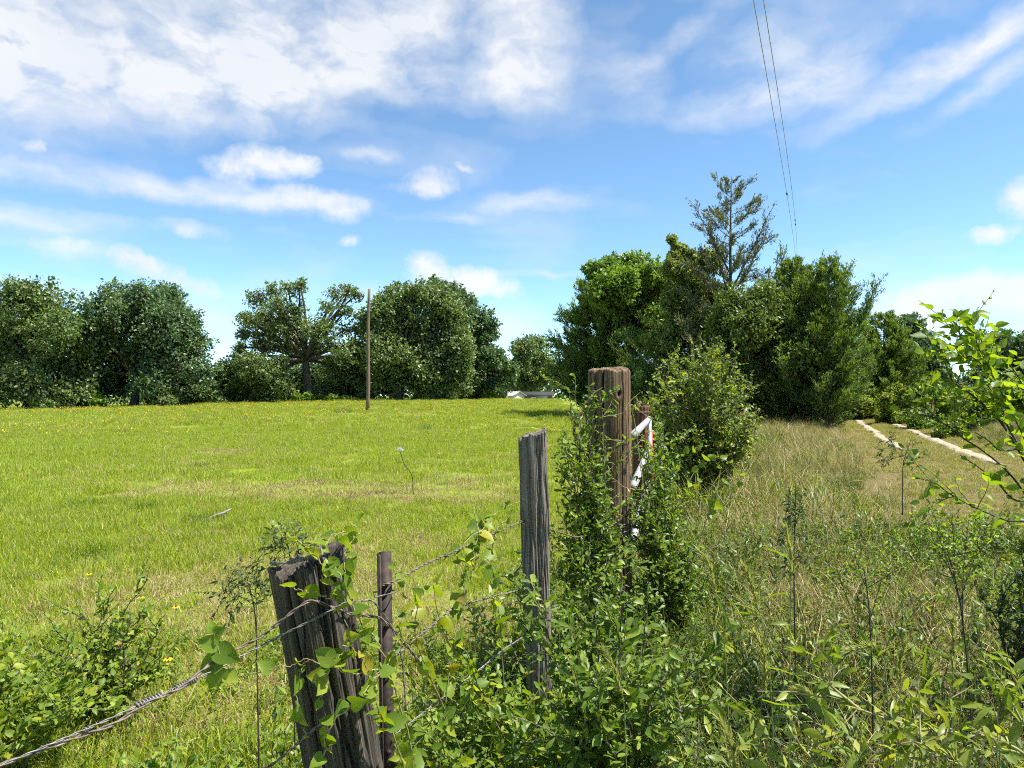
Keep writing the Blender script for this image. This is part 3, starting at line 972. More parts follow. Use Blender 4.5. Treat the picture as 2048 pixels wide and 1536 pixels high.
def cedar(name, label, base_px, D, top, prof, leaf_mat_, nb, nleaf, seed, trunk_r=0.16, leaf=0.16, up=0.75, lean_px=0, extra=(), group=None, low=0.02, sprayn=16, ysq=1.0):
    """juniper: leader, upswept branches, sprays of scale leaves. prof: (py, half width px)"""
    rng = np.random.default_rng(seed)
    bx = (base_px - 1024) / F * D
    base = np.array([bx, D, float(H(bx, D)) - 0.08])
    tip = P(base_px + lean_px, top, D)
    t = root(name, base, label, 'tree', group)
    Lz = tip[2] - base[2]
    lead = bezier(base, base * 0.5 + tip * 0.5 + [rng.normal(0, .15), 0, 0], tip, 14)
    tg = Geo()
    tg.tube(lead, trunk_r * np.linspace(1, 0.06, 14), 8)
    tg.build('trunk', M['cedar_bark'], t, True)
    pz = np.array([EYE - (p - 790) / F * D for p, _ in prof]); pw = np.array([w / F * D for _, w in prof])
    o = np.argsort(pz)
    wood = Geo()
    SP, SD, SL = [], [], []

    def branch(st, en, r0, n):
        d = en - st
        L = np.linalg.norm(d)
        mid_ = st + d * 0.5 - np.array([0, 0, 0.10 * L]) + rng.normal(0, .04 * L, 3)
        pl = bezier(st, mid_, en, 7)
        wood.tube(pl, np.linspace(r0, r0 * 0.2, 7), 4, 0, False)
        for j in range(n):
            u = 0.12 + 0.9 * rng.uniform() ** 0.75
            i = min(int(u * 6), 5); f = u * 6 - i
            p = pl[i] * (1 - f) + pl[i + 1] * f
            tn = pl[i + 1] - pl[i]; tn = tn / (np.linalg.norm(tn) + 1e-9)
            dr = tn * 0.9 + unit(1, rng)[0] * 0.75 + [0, 0, 0.45]
            dr /= np.linalg.norm(dr)
            sl = min(0.9, 0.20 * L + 0.16) * rng.uniform(0.5, 1.2) * (1.15 - 0.45 * u)
            q = p + dr * sl
            wood.tube([p, (p + q) / 2, q], [r0 * .3 + .003, r0 * .2 + .002, .002], 3, 0, False)
            SP.append(p); SD.append(dr); SL.append(sl)
    nb = int(nb * 1.5)
    for i in range(nb):
        h = low + (0.99 - low) * ((i + rng.uniform()) / nb) ** 1.15
        j = min(int(h * 13), 12); f = h * 13 - j
        st = lead[j] * (1 - f) + lead[j + 1] * f
        a = i * 2.39996 + rng.normal(0, .3)
        # reach so that the branch END follows the outline
        e = up * rng.uniform(0.5, 1.25)
        hw = 0.2
        for _ in range(3):
            hw = np.interp(st[2] + e * hw * 0.8, pz[o], pw[o])
        hw = max(hw, 0.12) * rng.uniform(0.5, 1.15)
        en = st + np.array([math.cos(a) * hw, math.sin(a) * hw * ysq, e * hw * 0.8])
        if en[2] > tip[2] + .1: en[2] = tip[2] + .1
        branch(st, en, max(0.012, trunk_r * 0.30 * (1 - h * 0.8)), max(4, int(sprayn * (0.5 + hw / max(pw)))))
    for (h, px, py, dy, n) in extra:
        j = min(int(h * 13), 12)
        branch(lead[j], P(px, py, D + dy), trunk_r * 0.3, n)
    wood.build('limbs', M['cedar_bark'], t, True)
    SP, SD, SL = np.array(SP), np.array(SD), np.array(SL)
    nleaf = int(nleaf * 2.0)
    ids = rng.choice(len(SP), nleaf, p=SL / SL.sum())
    u = rng.uniform(0, 1.05, nleaf)
    pos = SP[ids] + SD[ids] * (SL[ids] * u)[:, None] + rng.normal(0, 1, (nleaf, 3)) * (0.16 * SL[ids] * (1.1 - 0.6 * u))[:, None]
    pos[:, 2] = np.maximum(pos[:, 2], H(pos[:, 0], pos[:, 1]) + 0.08)
    along = SD[ids] + unit(nleaf, rng) * 0.7 + [0, 0, .2]
    g = Geo()
    g.leaves(TPL['spray'], pos, along, unit(nleaf, rng) + [0, 0, .5], leaf * rng.uniform(0.6, 1.4, nleaf))
    g.build('crown', leaf_mat_, t)
    return t


GT = 'trees at the far side of the meadow'
broadleaf('broadleaf_tree', 'mid-green leafy tree cut by the picture edge beside the round dark oak', 'tree', 55, 66,
          [(20, 600, 45), (75, 592, 34), (115, 612, 34), (40, 650, 50), (110, 660, 42), (20, 720, 50), (90, 720, 45), (60, 770, 42), (130, 740, 38),
           (0, 765, 45), (150, 690, 30), (155, 740, 32), (160, 780, 24), (-60, 640, 70), (-70, 740, 70), (-40, 800, 30), (130, 785, 26)], 0.42, M['oak'], 30000, 0.25, 3, group=GT)
broadleaf('oak_tree', 'large round dark green oak with a dense crown reaching low', 'tree', 267, 69,
          [(235, 592, 30), (290, 592, 32), (335, 596, 32), (205, 618, 34), (260, 640, 45), (330, 650, 45), (372, 648, 32), (180, 680, 40), (240, 710, 50),
           (320, 710, 50), (388, 700, 38), (402, 745, 30), (180, 750, 38), (350, 765, 38), (230, 772, 32), (300, 768, 32), (165, 645, 20), (415, 775, 18)],
          0.42, M['oak_dark'], 36000, 0.25, 4, fork=0.28, group=GT)
broadleaf('oak_tree', 'open gnarled oak with clumped leaves and sky between its limbs', 'tree', 616, 78,
          [(518, 600, 22), (545, 582, 18), (575, 578, 17), (600, 572, 14), (497, 640, 20), (540, 640, 27), (585, 630, 26), (625, 655, 25), (486, 668, 13),
           (528, 690, 24), (580, 690, 26), (655, 615, 15), (672, 588, 16), (697, 582, 15), (715, 590, 12), (692, 622, 17), (655, 660, 19), (472, 715, 18),
           (620, 705, 16), (510, 730, 20), (670, 690, 18), (560, 660, 24), (600, 665, 22), (555, 610, 18), (640, 690, 18), (690, 660, 16), (560, 725, 18), (660, 730, 18), (515, 665, 18), (490, 745, 18), (530, 755, 16), (690, 715, 20), (705, 690, 16), (480, 695, 14)],
          0.52, M['oak'], 10500, 0.23, 5, fork=0.36, sub=0.36, dens=30, fill=False, group=GT, depth=0.6)
broadleaf('oak_tree', 'tall dense oak behind the bare wooden pole', 'tree', 795, 80,
          [(760, 625, 34), (800, 602, 34), (850, 592, 33), (890, 612, 33), (732, 650, 28), (790, 660, 45), (850, 660, 45), (910, 660, 35), (760, 710, 45),
           (830, 720, 50), (900, 720, 40), (722, 710, 30), (780, 762, 35), (860, 765, 36), (925, 700, 26), (920, 760, 30)],
          0.5, M['oak'], 34000, 0.27, 61, fork=0.3, group=GT, depth=0.35)
broadleaf('oak_tree', 'round-shouldered oak sloping down to the white-roofed shed', 'tree', 905, 88,
          [(870, 578, 20), (905, 590, 24), (932, 612, 24), (963, 642, 24), (980, 665, 18), (950, 690, 28), (983, 715, 22), (955, 740, 25), (1000, 745, 18),
           (960, 775, 20), (990, 775, 16), (1020, 740, 14)], 0.42, M['oak_dark'], 22000, 0.28, 7, group=GT)
broadleaf('broadleaf_tree', 'small bright green tree beyond the shed roofs', 'tree', 1062, 142,
          [(1050, 700, 24), (1075, 690, 20), (1040, 735, 22), (1085, 728, 24), (1060, 762, 24), (1100, 750, 22), (1030, 765, 16)], 0.4, M['oak'], 12000, 0.4, 8, group=GT)
broadleaf('small_tree', 'low leafy tree under the left limbs of the gnarled oak', 'tree', 500, 74,
          [(455, 745, 26), (500, 735, 30), (540, 762, 33), (470, 785, 24), (520, 790, 20), (570, 780, 20), (440, 775, 16)], 0.15, M['oak'], 13000, 0.24, 9, group=GT, fork=0.4)
broadleaf('small_tree', 'understorey tree between the gnarled oak trunk and the pole', 'tree', 690, 82,
          [(660, 760, 26), (690, 735, 32), (715, 765, 28), (645, 785, 18), (680, 785, 20), (735, 785, 18)], 0.15, M['oak'], 12000, 0.26, 10, group=GT, fork=0.4)
broadleaf('understorey_tree', 'dark understorey growth filling the space behind the gnarled oak trunk', 'tree', 600, 92,
          [(545, 765, 26), (575, 750, 28), (605, 755, 28), (640, 750, 28), (665, 770, 24), (560, 790, 18), (600, 785, 20), (640, 790, 18)], 0.15, M['oak_dark'], 12000, 0.28, 23, group=GT, fork=0.3)
broadleaf('understorey_tree', 'dark low tree closing the gap between the tall oak and the bright small tree', 'tree', 985, 100,
          [(960, 760, 22), (985, 750, 22), (1012, 755, 20), (970, 785, 16), (1000, 780, 16)], 0.15, M['oak_dark'], 7000, 0.3, 24, group=GT, fork=0.3)
GS = 'shrubs along the far meadow edge'
for k, (px, D, lob, lab) in enumerate([
        (100, 63, [(85, 810, 16), (108, 805, 18), (130, 812, 14)], 'rounded shrub in front of the two left-hand trees'),
        (180, 66, [(165, 803, 14), (185, 798, 16), (200, 805, 12)], 'pale shrub against the low branches of the round dark oak'),
        (335, 68, [(310, 797, 14), (335, 792, 18), (360, 797, 14)], 'shrub just beside the round oak trunk, towards the gap'),
        (405, 72, [(385, 792, 18), (410, 785, 18), (430, 792, 15)], 'brownish shrub in the gap between the round oak and gnarled oak'),
        (600, 75, [(595, 797, 8), (615, 795, 9)], 'small pale shrub at the foot of the gnarled oak'),
        (670, 76, [(640, 800, 8), (665, 799, 9), (690, 800, 8)], 'low pale shrub between the gnarled oak and the pole'),
        (870, 84, [(840, 790, 16), (870, 785, 18), (900, 788, 16)], 'bushy shrub under the tall oak behind the pole'),
        (960, 86, [(930, 785, 18), (955, 775, 20), (975, 785, 14)], 'pale shrub next to the white-roofed shed')]):
    broadleaf('shrub', lab, 'shrub', px, D, lob, 0.06, M['bright'] if k in (1, 4, 5, 7) else M['oak'], 4200 if D < 80 else 3600, 0.2, 40 + k, group=GS, fork=0.3, trunk=False, dens=16)

GC = 'cedar thicket beyond the bush'
cedar('cedar_tree', 'dense dark cedar forming the meadow-side end of the thicket', 1195, 47, 548,
      [(548, 14), (575, 45), (620, 78), (680, 92), (740, 98), (790, 98), (830, 80)], M['cedar'], 120, 42000, 12, 0.2, 0.2, 0.7, group=GC, sprayn=22)
broadleaf('broadleaf_tree', 'bright green broadleaf crown showing above the meadow-side cedar', 'tree', 1265, 44,
          [(1188, 540, 20), (1225, 535, 25), (1270, 530, 26), (1300, 545, 25), (1240, 570, 35), (1290, 585, 35), (1328, 565, 22), (1200, 590, 25), (1280, 640, 40), (1230, 650, 30), (1320, 640, 30)],
          0.2, M['bright'], 26000, 0.17, 13, group=GC, fork=0.45)
broadleaf('broadleaf_tree', 'airy pale-leaved tree beside the tall cedar spire', 'tree', 1380, 39,
          [(1358, 508, 18), (1338, 538, 18), (1375, 555, 24), (1418, 525, 24), (1400, 580, 30), (1350, 605, 26), (1440, 590, 24), (1360, 665, 32), (1330, 700, 26), (1410, 650, 28), (1345, 480, 9)],
          0.13, M['light'], 19000, 0.15, 14, group=GC, fork=0.45, dens=20)
cedar('cedar_tree', 'tallest cedar with an open spiky top above the thicket', 1467, 37, 353,
      [(353, 6), (385, 46), (430, 66), (480, 72), (520, 84), (580, 104), (650, 130), (720, 140), (800, 140), (850, 110)], M['cedar_grey'], 52, 19000, 15, 0.2, 0.15, 0.9, group=GC, sprayn=24, lean_px=-4,
      extra=[(0.56, 1536, 432, -.5, 20), (0.50, 1530, 470, .4, 16), (0.62, 1392, 415, .3, 14), (0.5, 1420, 455, -.4, 14), (0.46, 1560, 520, .2, 16)])
broadleaf('broadleaf_tree', 'olive-green tree filling the thicket below the tall cedar spire', 'tree', 1500, 34.5,
          [(1470, 600, 32), (1530, 590, 30), (1500, 650, 42), (1445, 650, 36), (1565, 640, 36), (1480, 710, 42), (1540, 710, 42), (1430, 720, 36), (1590, 710, 36), (1500, 770, 40), (1560, 780, 36), (1440, 780, 36)],
          0.14, M['olive'], 22000, 0.14, 22, group=GC, fork=0.4)
cedar('cedar_tree', 'broad dark cedar in the middle of the thicket beside the tall spire', 1588, 35, 520,
      [(520, 10), (545, 32), (600, 80), (680, 115), (760, 125), (830, 118), (870, 90)], M['cedar'], 130, 52000, 16, 0.2, 0.15, 0.7, group=GC, sprayn=22,
      extra=[(0.75, 1560, 495, .5, 14)])
cedar('cedar_tree', 'ragged cedar at the track end of the thicket with a leaning limb', 1655, 33, 522,
      [(522, 12), (560, 34), (620, 48), (700, 70), (780, 75), (850, 62)], M['cedar'], 85, 30000, 17, 0.15, 0.135, 0.95, group=GC, sprayn=16,
      extra=[(0.36, 1752, 575, -.4, 60), (0.32, 1720, 640, .5, 40), (0.5, 1690, 545, .3, 34), (0.42, 1708, 585, .2, 30), (0.55, 1640, 532, .2, 22), (0.6, 1672, 528, -.2, 22), (0.4, 1735, 605, .3, 30)])
cedar('cedar_tree', 'low cedar filling the dark base behind the bright bush', 1360, 41, 610,
      [(610, 30), (660, 90), (740, 130), (800, 135), (850, 110)], M['cedar'], 90, 30000, 18, 0.14, 0.17, 0.6, group=GC, sprayn=22)

GR = 'trees beyond the bend of the track'
cedar('cedar_tree', 'olive-green cedar past the thicket beyond the track bend', 1768, 58, 630,
      [(630, 14), (660, 42), (700, 66), (760, 78), (810, 66)], M['cedar'], 100, 26000, 19, 0.18, 0.24, 0.6, group=GR, sprayn=20)
broadleaf('broadleaf_tree', 'dark rounded tree just behind the olive-green cedar', 'tree', 1835, 66,
          [(1800, 655, 20), (1825, 652, 22), (1850, 690, 28), (1868, 730, 26), (1850, 770, 30), (1815, 710, 30), (1800, 760, 30), (1885, 770, 22)], 0.3, M['oak_dark'], 17000, 0.24, 20, group=GR)
broadleaf('broadleaf_tree', 'thin dark tree seen behind the leafy elm branch', 'tree', 2000, 50,
          [(1970, 678, 18), (2000, 688, 26), (2038, 698, 28), (1948, 705, 16), (1985, 735, 26), (2040, 755, 34), (1945, 765, 24), (1920, 790, 24), (2080, 700, 40), (1985, 785, 24)],
          0.18, M['oak_dark'], 15000, 0.17, 21, group=GR, dens=18)
GB = 'brush along the bank of the track'
for k, (px, D, lob, lab) in enumerate([
        (1715, 46, [(1700, 812, 14), (1722, 805, 16), (1745, 812, 14)], 'leafy shrub where the track slips behind the thicket'),
        (1795, 40, [(1770, 800, 16), (1795, 788, 18), (1820, 795, 18)], 'bright brush on the bank above the track bend'),
        (1860, 34, [(1840, 795, 20), (1865, 780, 24), (1890, 795, 22)], 'olive brush on the bank behind the elm branch'),
        (1950, 30, [(1920, 800, 24), (1950, 790, 28), (1985, 800, 28), (2020, 790, 34)], 'wide brush on the bank towards the picture edge'),
        (1897, 27, [(1888, 862, 13), (1902, 858, 14), (1914, 864, 12)], 'small round bush at the far edge of the rut')]):
    broadleaf('shrub', lab, 'shrub', px, D, lob, 0.05, M['privet'] if k != 2 else M['bright'], 5200, 0.12, 60 + k, group=GB, fork=0.3, trunk=False, dens=16)

# far-off wood closing the horizon
g = Geo()
rng = np.random.default_rng(77)
n = 60000
x = rng.uniform(-330, 360, n); y = 235 + rng.normal(0, 6, n) + 0.02 * np.abs(x)
hgt = 8.5 + 2.2 * vn2(x * 0.06, x * 0, 5) + 1.6 * vn2(x * 0.22, x * 0, 6)
z = H(x, y) + hgt * rng.uniform(0, 1, n) ** 0.6
g.leaves(TPL['far'], np.stack([x, y, z], -1), unit(n, rng), unit(n, rng) + [0, -.3, .5], rng.uniform(0.8, 1.7, n))
tag(g.build('distant_treeline', M['oak_dark']), 'hazy far-off belt of trees on the horizon', 'treeline', None, 'stuff')

# ------------------------------------------------------------------ far buildings and poles
M['roof_white'] = plain_mat('white_metal_roof', (0.33, 0.33, 0.32), 0.7, 0.0, 0.2, 2)
M['siding'] = plain_mat('pale_siding', (0.5, 0.48, 0.42), 0.7, 0, 0.1, 3)
M['dark_siding'] = plain_mat('dark_siding', (0.10, 0.11, 0.12), 0.8, 0, 0.2, 3)
M['frame_white'] = plain_mat('white_paint', (0.75, 0.75, 0.74), 0.5, 0, 0.05, 5)
M['pane'] = plain_mat('window_glass', (0.05, 0.08, 0.12), 0.08, 0, 0.1, 3)
M['dark_in'] = plain_mat('dark_gable', (0.035, 0.034, 0.034), 1.0, 0, 0.2, 3)


def gable(name, label, cx, cy, w, d, eave, ridge, rot, wallm, roofm, window=None):
    gz = float(H(cx, cy)) - 0.1
    t = root(name, (cx, cy, gz), label, 'shed', 'farm sheds beyond the meadow')
    cr, sr = math.cos(rot), math.sin(rot)

    def W(p):
        p = np.asarray(p, float)
        return np.stack([p[:, 0] * cr - p[:, 1] * sr + cx, p[:, 0] * sr + p[:, 1] * cr + cy, p[:, 2] + gz], -1)
    hw, hd = w / 2, d / 2
    g = Geo()       # ridge runs along local x
    v = [[-hw, -hd, 0], [hw, -hd, 0], [hw, hd, 0], [-hw, hd, 0], [-hw, -hd, eave], [hw, -hd, eave], [hw, hd, eave], [-hw, hd, eave], [-hw, 0, ridge], [hw, 0, ridge]]
    g.add(W(v), [[0, 1, 5, 4], [1, 2, 6, 5], [2, 3, 7, 6], [3, 0, 4, 7]], [[5, 6, 9], [7, 4, 8]])
    g.build('wall', wallm, t)
    o = 0.35
    for sgn in (-1, 1):
        g = Geo()
        sl = (ridge - eave) / hd
        e = [[-hw - o, sgn * (hd + o), eave - sl * o + .05], [hw + o, sgn * (hd + o), eave - sl * o + .05], [hw + o, sgn * .02, ridge + .05], [-hw - o, sgn * .02, ridge + .05]]
        e2 = [[a, b, c + .08] for a, b, c in e]
        g.add(W(e + e2), [[0, 1, 2, 3], [4, 7, 6, 5], [0, 4, 5, 1], [1, 5, 6, 2], [2, 6, 7, 3], [3, 7, 4, 0]])
        g.build('roof_slope', roofm, t)
    if window:
        x0, x1, z0, z1 = window
        y0 = -hd - 0.03
        g = Geo(); b = 0.14
        for (a, c, e, f) in ((x0, x1, z0, z0 + b), (x0, x1, z1 - b, z1), (x0, x0 + b, z0 + b, z1 - b), (x1 - b, x1, z0 + b, z1 - b)):
            vv = [[a, y0 - .05, e], [c, y0 - .05, e], [c, y0 - .05, f], [a, y0 - .05, f], [a, y0 + .04, e], [c, y0 + .04, e], [c, y0 + .04, f], [a, y0 + .04, f]]
            g.add(W(vv), [[0, 1, 2, 3], [0, 4, 5, 1], [1, 5, 6, 2], [2, 6, 7, 3], [3, 7, 4, 0]])
        fr = g.build('window', M['frame_white'], t)
        g = Geo()
        g.add(W([[x0 + b, y0 + .0, z0 + b], [x1 - b, y0 + .0, z0 + b], [x1 - b, y0 + .0, z1 - b], [x0 + b, y0 + .0, z1 - b]]), [[0, 1, 2, 3]])
        pn = g.build('pane', M['pane'], t)
        pn.parent = fr
        pn.location = (0, 0, 0)
        fr_l = Vector(fr.location); pn.location -= fr_l
    return t


gable('farm_shed', 'small shed with a pale metal roof beyond the meadow crest', -1.2, 127, 5.4, 4.2, 2.9, 3.55, -0.55, M['siding'], M['roof_white'])
gable('farm_shed', 'dark-walled shed with a white-framed window beside the pale roof', 4.6, 134, 6.0, 4.5, 2.9, 3.5, -0.06, M['dark_siding'], M['dark_in'], (-0.95, 0.0, 1.72, 2.62))

# bare wooden pole in the meadow
M['pole'] = bark_mat('pole_wood', (0.09, 0.065, 0.045), (0.24, 0.175, 0.12), 2.0, 0.85, (10, 10, 0.7), 0.3)
b = P(735, 822, 50); b[2] = float(H(b[0], b[1]))
tpt = P(738, 578, 50)
t = root('utility_pole', b, 'bare leaning-free wooden pole standing alone in the meadow', 'pole')
t['label'] = 'tall bare wooden pole standing alone near the far side of the meadow'
g = Geo()
zz = np.linspace(0, 1, 12)[:, None]
g.tube(b + (tpt - b) * zz + np.array([0.03, 0, 0]) * np.sin(zz * 7), np.linspace(0.145, 0.10, 12), 12)
g.build('shaft', M['pole'], t, True)
g = Geo()
g.tube([tpt + [-.02, -.1, -.4], tpt + [-.02, -.18, -.4]], 0.02, 6); g.build('bolt', M['rust_wire'], t)

# overhead line: two sagging cables from a pole hidden behind the thicket, passing overhead
far_p = [np.array([25.0, 62.0, 12.2]), np.array([25.5, 62.2, 11.9])]
for k, (a_px, e_px, lab) in enumerate([((1507, 0), (1592, 522), 'thin overhead power cable, the one nearer the clouds on the meadow side'),
                                       ((1527, 0), (1594, 505), 'thin overhead power cable, the one on the track side')]):
    A = P(a_px[0], a_px[1], 15.0 + 0.6 * k); B = P(e_px[0], e_px[1], 64)
    # carry on past the frame and past the thicket
    d = (A - B)
    pts = [B + d * u for u in np.linspace(-0.15, 1.25, 40)]
    pts = np.array(pts)
    uu = np.linspace(-0.15, 1.25, 40)
    pts[:, 2] += -0.9 * uu * (1 - uu) * 0.6
    pts[:, 0] += 0.9 * uu * (1 - uu) * (0.5 + .3 * k)
    o = root('power_line', pts[0], lab, 'cable', 'overhead power cables')
    g = Geo(); g.tube(pts, 0.011, 5); g.build('conductor', M['cable'], o, True)
    for u in ((0.62,) if k == 0 else (0.42, 0.36)):
        j = int((u + .15) / 1.4 * 39)
        g = Geo(); g.tube(pts[[j, j + 1]] * [[1, 1, 1]] if False else np.array([pts[j], pts[j] + (pts[j + 1] - pts[j]) * 0.25]), 0.035, 6)
        g.build('splice', M['dark_twig'], o, True)


# ------------------------------------------------------------------ posts
def wood_mat(name, dark, mid, pale, grain=1.0, knot=None, cap=None):
    """weathered timber: streaky along the grain, pale random streaks, furrows coloured darker"""
    m, t, out = material(name)
    tc = t.add('ShaderNodeTexCoord')
    at = t.add('ShaderNodeAttribute', attribute_name='furrow')
    at2 = t.add('ShaderNodeAttribute', attribute_name='grain')
    n1 = t.noise(at2.outputs['Vector'], 1.0 * grain, 7, 0.7)
    mp = t.add('ShaderNodeMapping'); mp.inputs['Scale'].default_value = (5, 5, 0.35)
    t.link(at2.outputs['Vector'], mp.inputs['Vector'])
    n2 = t.noise(mp.outputs[0], 2.2 * grain, 5, 0.7)
    n3 = t.noise(tc.outputs['Object'], 7, 4, 0.6)
    v = t.math('ADD', t.math('MULTIPLY', n1, 0.5), t.math('MULTIPLY', n2, 0.5))
    c = t.ramp(v, [(0.32, dark), (0.5, mid), (0.68, pale)])
    c = t.mix(t.ramp(n3, [(0.4, 0.0), (0.75, 0.55)]), c, t.mix(0.5, c, dark))
    c = t.mix(t.ramp(at.outputs['Fac'], [(0.15, 0.0), (0.8, 0.9)]), c, tuple(k * 0.35 for k in dark))
    p = t.add('ShaderNodeBsdfPrincipled', i_Roughness=0.85)
    p.inputs['Specular IOR Level'].default_value = 0.25
    t.link(c, p.inputs['Base Color'])
    b = t.add('ShaderNodeBump', i_Strength=0.55, i_Distance=0.004)
    t.link(v, b.inputs['Height'])
    t.link(b.outputs[0], p.inputs['Normal'])
    t.link(p.outputs[0], out.inputs[0])
    return m


def timber(name, mat, parent, base, top, rad, seed, ngroove=26, gdepth=0.014, gw=0.05, jag=0.02, na=300, nh=150, squash=1.0, power=2.0,
           dome=0.0, bulge=0.05, top_fn=None, knots=(), wob=0.10):
    """one post: a round or squared section with real furrows and a broken top"""
    rng = np.random.default_rng(seed)
    base, top = np.asarray(base, float), np.asarray(top, float)
    ax = top - base; L = np.linalg.norm(ax); az = ax / L
    ux = np.cross([0, 1, 0], az); ux /= np.linalg.norm(ux); uy = np.cross(az, ux)
    th = np.linspace(0, 2 * np.pi, na, endpoint=False)
    hh = np.linspace(0, 1, nh) ** 0.9
    TH, HH = np.meshgrid(th, hh)
    c, s = np.cos(TH), np.sin(TH)
    # rounded-square section for power > 2
    r = rad / (np.abs(c) ** power + np.abs(s / squash) ** power) ** (1 / power)
    r = r * (1 + bulge * (fbm(TH * 1.3 + 1, HH * L * 2.5, seed, 3) * 1.0) * np.minimum(1, np.minimum(TH, 2 * np.pi - TH) / 0.5))
    fur = np.zeros_like(TH)
    for i in range(ngroove):
        t0 = rng.uniform(0, 2 * np.pi)
        w = gw * rng.uniform(0.35, 1.5)
        dep = rng.uniform(0.25, 1.0) ** 1.4
        wl = wob * (vn2(HH * L * 3.0 + i * 7.7, np.full_like(HH, i), seed + 1) + 0.4 * vn2(HH * L * 11 + i * 3.1, np.full_like(HH, i), seed + 2))
        mask = S((vn2(HH * L * 2.2 + i * 5.3, np.full_like(HH, i + 50), seed + 3) + 0.55) / 0.5)
        if rng.uniform() < 0.35: mask = np.maximum(mask, S((HH - 0.45) / 0.3))
        d = np.angle(np.exp(1j * (TH - t0 - wl)))
        gg = np.clip(1 - np.abs(d) / w, 0, 1) ** 0.8 * dep * mask
        fur = np.maximum(fur, gg)
    r = r - gdepth * fur - 0.0016 * vn2(TH * 40, HH * L * 5, seed + 8) - 0.0012 * vn2(TH * 75, HH * L * 12, seed + 9)
    for (kt, kh, kr, kd) in knots:
        d2 = (np.angle(np.exp(1j * (TH - kt))) * rad / kr) ** 2 + ((HH - kh) * L / (kr * 1.3)) ** 2
        r = r + kd * np.exp(-d2) - kd * 1.9 * np.exp(-d2 * 7)
        fur = np.maximum(fur, 0.9 * np.exp(-d2 * 8))
    tops = L * (1 + 0 * th) + jag * (fbm(th * 4, th * 0 + seed, seed + 5, 3) * 1.2) - jag * 0.9 * fur[-1] - jag * 0.5 * np.abs(vn2(th * 14, th * 0, seed + 6))
    if top_fn is not None:
        tops = tops + top_fn(np.cos(th), np.sin(th))
    tops[-1] = tops[0] * 0.5 + tops[-2] * 0.5
    Z = HH * tops[None, :]
    V = base + ux * (r * c)[..., None] + uy * (r * s)[..., None] + az * Z[..., None]
    rings = [V]
    furs = [fur]
    gr = [np.stack([np.cos(TH) * 9, np.sin(TH) * 9, Z * 1.4], -1)]
    for f in (0.93, 0.8, 0.62, 0.42, 0.22, 0.06):
        rr = r[-1] * f
        zt = tops * f + tops.mean() * (1 - f) + dome * (1 - f) ** 0.8 - 0.35 * jag * np.abs(fbm(th * 5 + f * 9, th * 0 + f * 20, seed + 7, 3)) * (1 - f * 0.5)
        if top_fn is not None:
            zt = L + top_fn(np.cos(th) * f, np.sin(th) * f) + (tops - L - top_fn(np.cos(th), np.sin(th))) * f + dome * (1 - f) ** 0.8 - 0.5 * jag * np.abs(vn2(th * 5 + f * 9, th * 0 + f * 20, seed + 7))
        ring = base + ux * (rr * np.cos(th))[:, None] + uy * (rr * np.sin(th))[:, None] + az * zt[:, None]
        rings.append(ring[None]); furs.append((fur[-1] * f * 0.6)[None])
        gr.append(np.stack([np.cos(th) * 9 * f, np.sin(th) * 9 * f, zt * 8], -1)[None])
    V = np.concatenate(rings, 0); n = V.shape[0]
    i, j = np.meshgrid(np.arange(na), np.arange(n - 1))
    j2 = (i + 1) % na
    Q = np.stack([j * na + i, j * na + j2, (j + 1) * na + j2, (j + 1) * na + i], -1).reshape(-1, 4)
    V = V.reshape(-1, 3)
    cen = V[(n - 1) * na:].mean(0)
    V = np.vstack([V, cen])
    ii = np.arange(na)
    T = np.stack([(n - 1) * na + ii, (n - 1) * na + (ii + 1) % na, np.full(na, len(V) - 1)], -1)
    org = np.array(parent.location)
    me = mesh_np(name, V - org, Q, T, [mat], None, True)
    fa = np.concatenate([np.concatenate(furs, 0).ravel(), [0.3]])
    a = me.attributes.new('furrow', 'FLOAT', 'POINT'); a.data.foreach_set('value', fa.astype(np.float32))
    ga = np.vstack([np.concatenate(gr, 0).reshape(-1, 3), [0, 0, 0]])
    a = me.attributes.new('grain', 'FLOAT_VECTOR', 'POINT'); a.data.foreach_set('vector', ga.astype(np.float32).ravel())
    return link(name, me, parent)


M['wood_black'] = wood_mat('blackened_weathered_wood', (0.015, 0.012, 0.010), (0.062, 0.051, 0.041), (0.24, 0.205, 0.17), 1.0)
M['wood_grey'] = wood_mat('grey_weathered_wood', (0.05, 0.04, 0.032), (0.17, 0.14, 0.112), (0.46, 0.41, 0.35), 1.0)
M['wood_brown'] = wood_mat('brown_creosoted_wood', (0.028, 0.018, 0.011), (0.15, 0.096, 0.054), (0.40, 0.285, 0.175), 0.8)
M['wood_red'] = wood_mat('reddish_brown_wood', (0.04, 0.018, 0.012), (0.13, 0.055, 0.032), (0.25, 0.13, 0.08), 0.9)

# leaning black post
b = np.array([-0.385, 2.12, -0.15]); tp_ = P(612, 1112, 2.0)
post1 = root('fence_post', b, 'thick blackened leaning fence post with a deeply furrowed broken top', 'fence post', 'wooden fence posts')
timber('shaft', M['wood_black'], post1, b, tp_, 0.107, 3, 46, 0.026, 0.085, 0.035, 420, 200, top_fn=lambda x, y: 0.016 * x + 0.01 * y, wob=0.13)
# grey split post
b = np.array([0.128, 3.07, -0.15]); tp_ = P(1066, 866, 3.05)
post2 = root('fence_post', b, 'slender grey split fence post with a slanted weathered top', 'fence post', 'wooden fence posts')
timber('shaft', M['wood_grey'], post2, b, tp_, 0.057, 5, 40, 0.012, 0.10, 0.014, 340, 280, squash=1.15, power=2.8, bulge=0.32, top_fn=lambda x, y: 0.022 * x * np.abs(x), wob=0.22)
